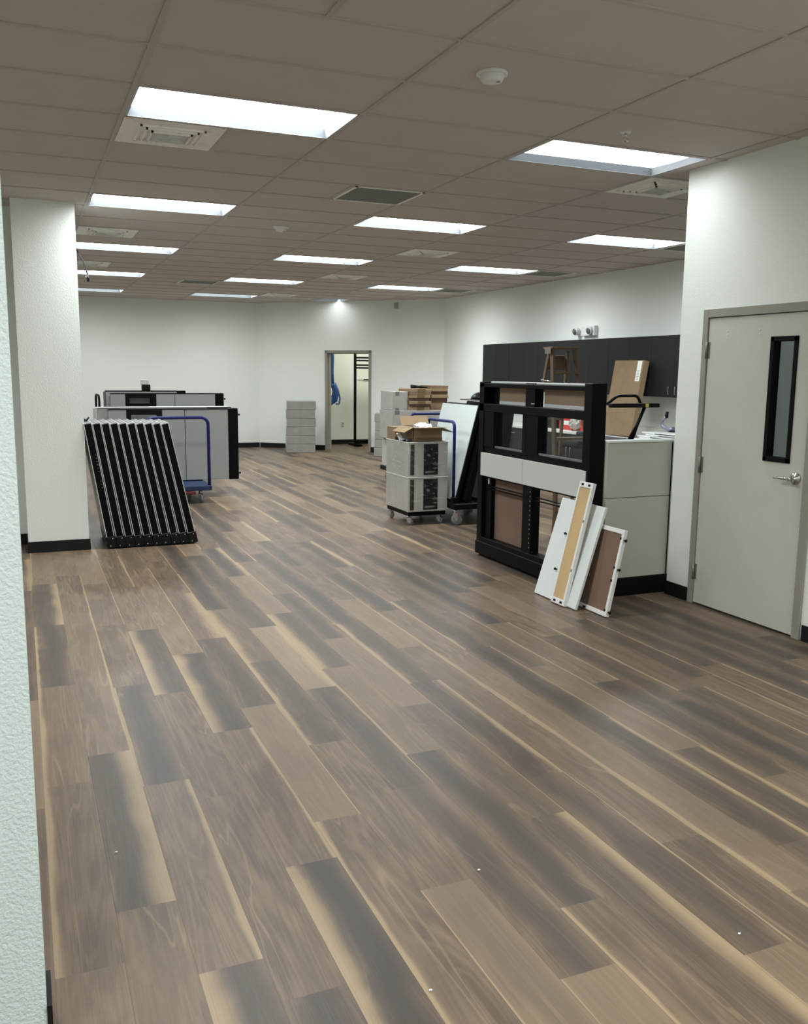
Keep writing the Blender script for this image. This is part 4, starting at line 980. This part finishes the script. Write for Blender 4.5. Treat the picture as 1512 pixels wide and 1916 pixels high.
# red boxes and bag
r = thing('red_box', 'bright red box on the counter seen through the right window pane', 'box', (7.25, 10.42, .83), 'red boxes on the counter')
obj('box_body', MB().box(7.12, 7.35, 10.28, 10.52, .832, 1.03, .006), REDB, r); obj('white_lid_edge', MB().box(7.118, 7.352, 10.278, 10.40, 1.0, 1.032), WHITEP, r)
r = thing('red_box', 'dark red box behind the ladder legs on the counter', 'box', (7.25, 11.0, .83), 'red boxes on the counter')
obj('box_body', MB().box(7.16, 7.4, 10.80, 11.12, .832, 1.05, .006), REDB, r); obj('label_strip', MB().box(7.157, 7.16, 10.86, 11.0, .9, .96), WHITEP, r)
mb = blob((7.14, 10.68, .93), .085, .9, 1.35, 1.0, 3, .13, seed=9)
tag(obj('plastic_bag', mb, mat('cloudy_plastic', (.42, .38, .37, 1), .25, bump=.8, bscale=25, coat=.5)), 'crumpled clear plastic bag on the counter between the red boxes', 'bag')
r = thing('black_case', 'black case on the counter left of the ladder legs', 'case', (7.3, 11.4, .83)); obj('case_body', MB().box(7.15, 7.45, 11.22, 11.72, .832, .995, .01), BLACKP, r); obj('case_latch', MB().box(7.145, 7.15, 11.4, 11.5, .90, .93), STEEL, r)
r = thing('white_package', 'small white and red package on top of the black case', 'package', (7.25, 11.5, .997)); obj('package_body', MB().box(7.17, 7.32, 11.28, 11.62, .996, 1.03, .004), WHITEP, r); obj('red_print', MB().box(7.168, 7.17, 11.35, 11.5, 1.0, 1.02), REDB, r)

# ------------------------------------------------------------------ wooden step ladder
ld = thing('step_ladder', 'brown wooden step ladder standing behind the black partition frame', 'ladder', (4.67, 7.2, 0))
cx, cy, zt = 4.665, 7.25, 1.862
def beam(a, c, w, t, mt=WOODL, nm='rail', par=None):
    a, c = Vector(a), Vector(c); d = (c-a).normalized(); s = Vector((1, 0, 0)); s = (s-d*s.dot(d)).normalized(); n = d.cross(s)
    mb = MB(); P = [a-s*t/2-n*w/2, a+s*t/2-n*w/2, a+s*t/2+n*w/2, a-s*t/2+n*w/2]; Q = [p+(c-a) for p in P]
    mb.hexa([*P, *Q], .002); return obj(nm, mb, mt, par or ld)
tw, bw = .12, .25; fy, ry = -.42, .38
for s in (-1, 1):
    beam((cx+s*tw, cy-.03, zt-.02), (cx+s*bw, cy+fy, .005), .05, .022, nm='front_rail')
    beam((cx+s*(tw-.02), cy+.05, zt-.03), (cx+s*(bw-.03), cy+ry, .005), .035, .02, nm='rear_leg')
obj('top_cap', MB().box(cx-.145, cx+.145, cy-.07, cy+.09, zt-.018, zt+.004, .003), WOODL, ld)
obj('hinge_plate', MB().box(cx-.150, cx-.145, cy-.05, cy+.05, zt-.06, zt-.005), HINGE, ld)
for z in (1.63, 1.33, 1.03, .73, .43, .15):
    f = (zt-z)/zt; yy = cy-.03+(fy+.03)*f; hw_ = tw+(bw-tw)*f-.011
    obj('step', MB().box(cx-hw_, cx+hw_, yy-.045, yy+.045, z-.011, z+.011, .002), WOODL, ld)
for z in (1.2, .6):
    f = (zt-z)/zt; yy = cy+.05+(ry-.05)*f; hw_ = tw-.02+(bw-.03-tw+.02)*f-.01
    obj('rear_brace', MB().box(cx-hw_, cx+hw_, yy-.01, yy+.01, z-.02, z+.02, .002), WOODL, ld)
f = .1; obj('pail_shelf', MB().box(cx-.095, cx+.095, cy+.085, cy+.10, 1.655, 1.79, .003), WOODL, ld)
obj('spreader', MB().tube([(cx-.155, cy-.10, 1.55), (cx-.150, cy+.10, 1.56)], .006, 8), STEEL, ld)

# ------------------------------------------------------------------ tall black drafting chair
ch = thing('drafting_chair', 'black tall chair with loop armrest and yellow tag behind the low grey partition', 'chair', (5.38, 7.5, 0))
sx, sy = 5.36, 7.55
b = MB().box(sx-.42, sx+.24, sy-.22, sy+.24, .90, .99, .04, 4); obj('seat', b, GREYW, ch)
b = MB().box(sx-.15, sx+.10, sy+.10, sy+.24, .985, 1.045, .025, 3); obj('backrest', b, GREYW, ch)
obj('back_support', MB().box(sx-.10, sx-.02, sy+.24, sy+.26, .92, 1.02, .004), BLACKP, ch)
arm = obj('armrest', MB().box(sx-.10, sx+.475, sy-.30, sy-.235, 1.300, 1.342, .012, 3), BLACKP, ch)
obj('yellow_tag', MB().box(sx+.295, sx+.335, sy-.303, sy-.300, 1.305, 1.338), YELL, arm, label='small yellow tag')
obj('arm_loop', MB().tube(arc([(sx-.06, sy-.16, 1.33), (sx+.06, sy-.16, 1.412), (sx+.30, sy-.16, 1.412), (sx+.345, sy-.16, 1.33)], .04, 6), .015, 12), BLACKP, ch)
obj('arm_strut', MB().tube([(sx+.31, sy-.265, 1.30), (sx+.24, sy-.25, 1.12), (sx+.21, sy-.2, .98)], [.018, .018, .030], 12), BLACKP, ch)
obj('arm_bracket', MB().box(sx+.10, sx+.30, sy-.26, sy-.15, .925, .975, .012, 2), BLACKP, ch)
obj('gas_post', MB().cyl((sx, sy, .12), (sx, sy, .94), .028, 16, .025), STEEL, ch)
obj('foot_ring', MB().tube([(sx+.2*math.cos(t*PI/10), sy+.2*math.sin(t*PI/10), .38) for t in range(20)], .010, 8, closed=True), STEEL, ch)
b = MB()
for k in range(5):
    t = k*2*PI/5+.3; b.tube([(sx, sy, .13), (sx+.17*math.cos(t), sy+.17*math.sin(t), .10), (sx+.30*math.cos(t), sy+.30*math.sin(t), .075)], [.03, .022, .016], 10)
obj('star_base', b, BLACKP, ch)
for k in range(5):
    t = k*2*PI/5+.3; x, y = sx+.30*math.cos(t), sy+.30*math.sin(t)
    obj('caster_wheel', MB().lathe((x-.012, y, .03), (1, 0, 0), [(.02, 0), (.03, .004), (.03, .020), (.02, .024)], 16), RUBB, ch)

# small debris on the floor
deb = [(877,1641),(1402,1744),(797,1862),(231,1590),(325,1775),(157,1883),(1040,1466),(386,1776),(170,1447),(529,1525),(802,1478)]
for n, (dx, dy) in enumerate([(1.31, 2.42), (1.86, 1.83), (.92, 1.95), (.22, 2.98)]):
    mb = blob((dx, dy, .004), .004, 1.4, .8, .8, 1, .2, seed=n)
    tag(obj('paper_scrap', mb, WHITEP if n != 3 else WHITEP), ['tiny white scrap on the floor near the middle', 'tiny white scrap on the floor at the lower right', 'tiny white scrap on the floor at the bottom edge', 'tiny white scrap on the floor at the lower left'][n], 'debris', 'tiny scraps on the floor')
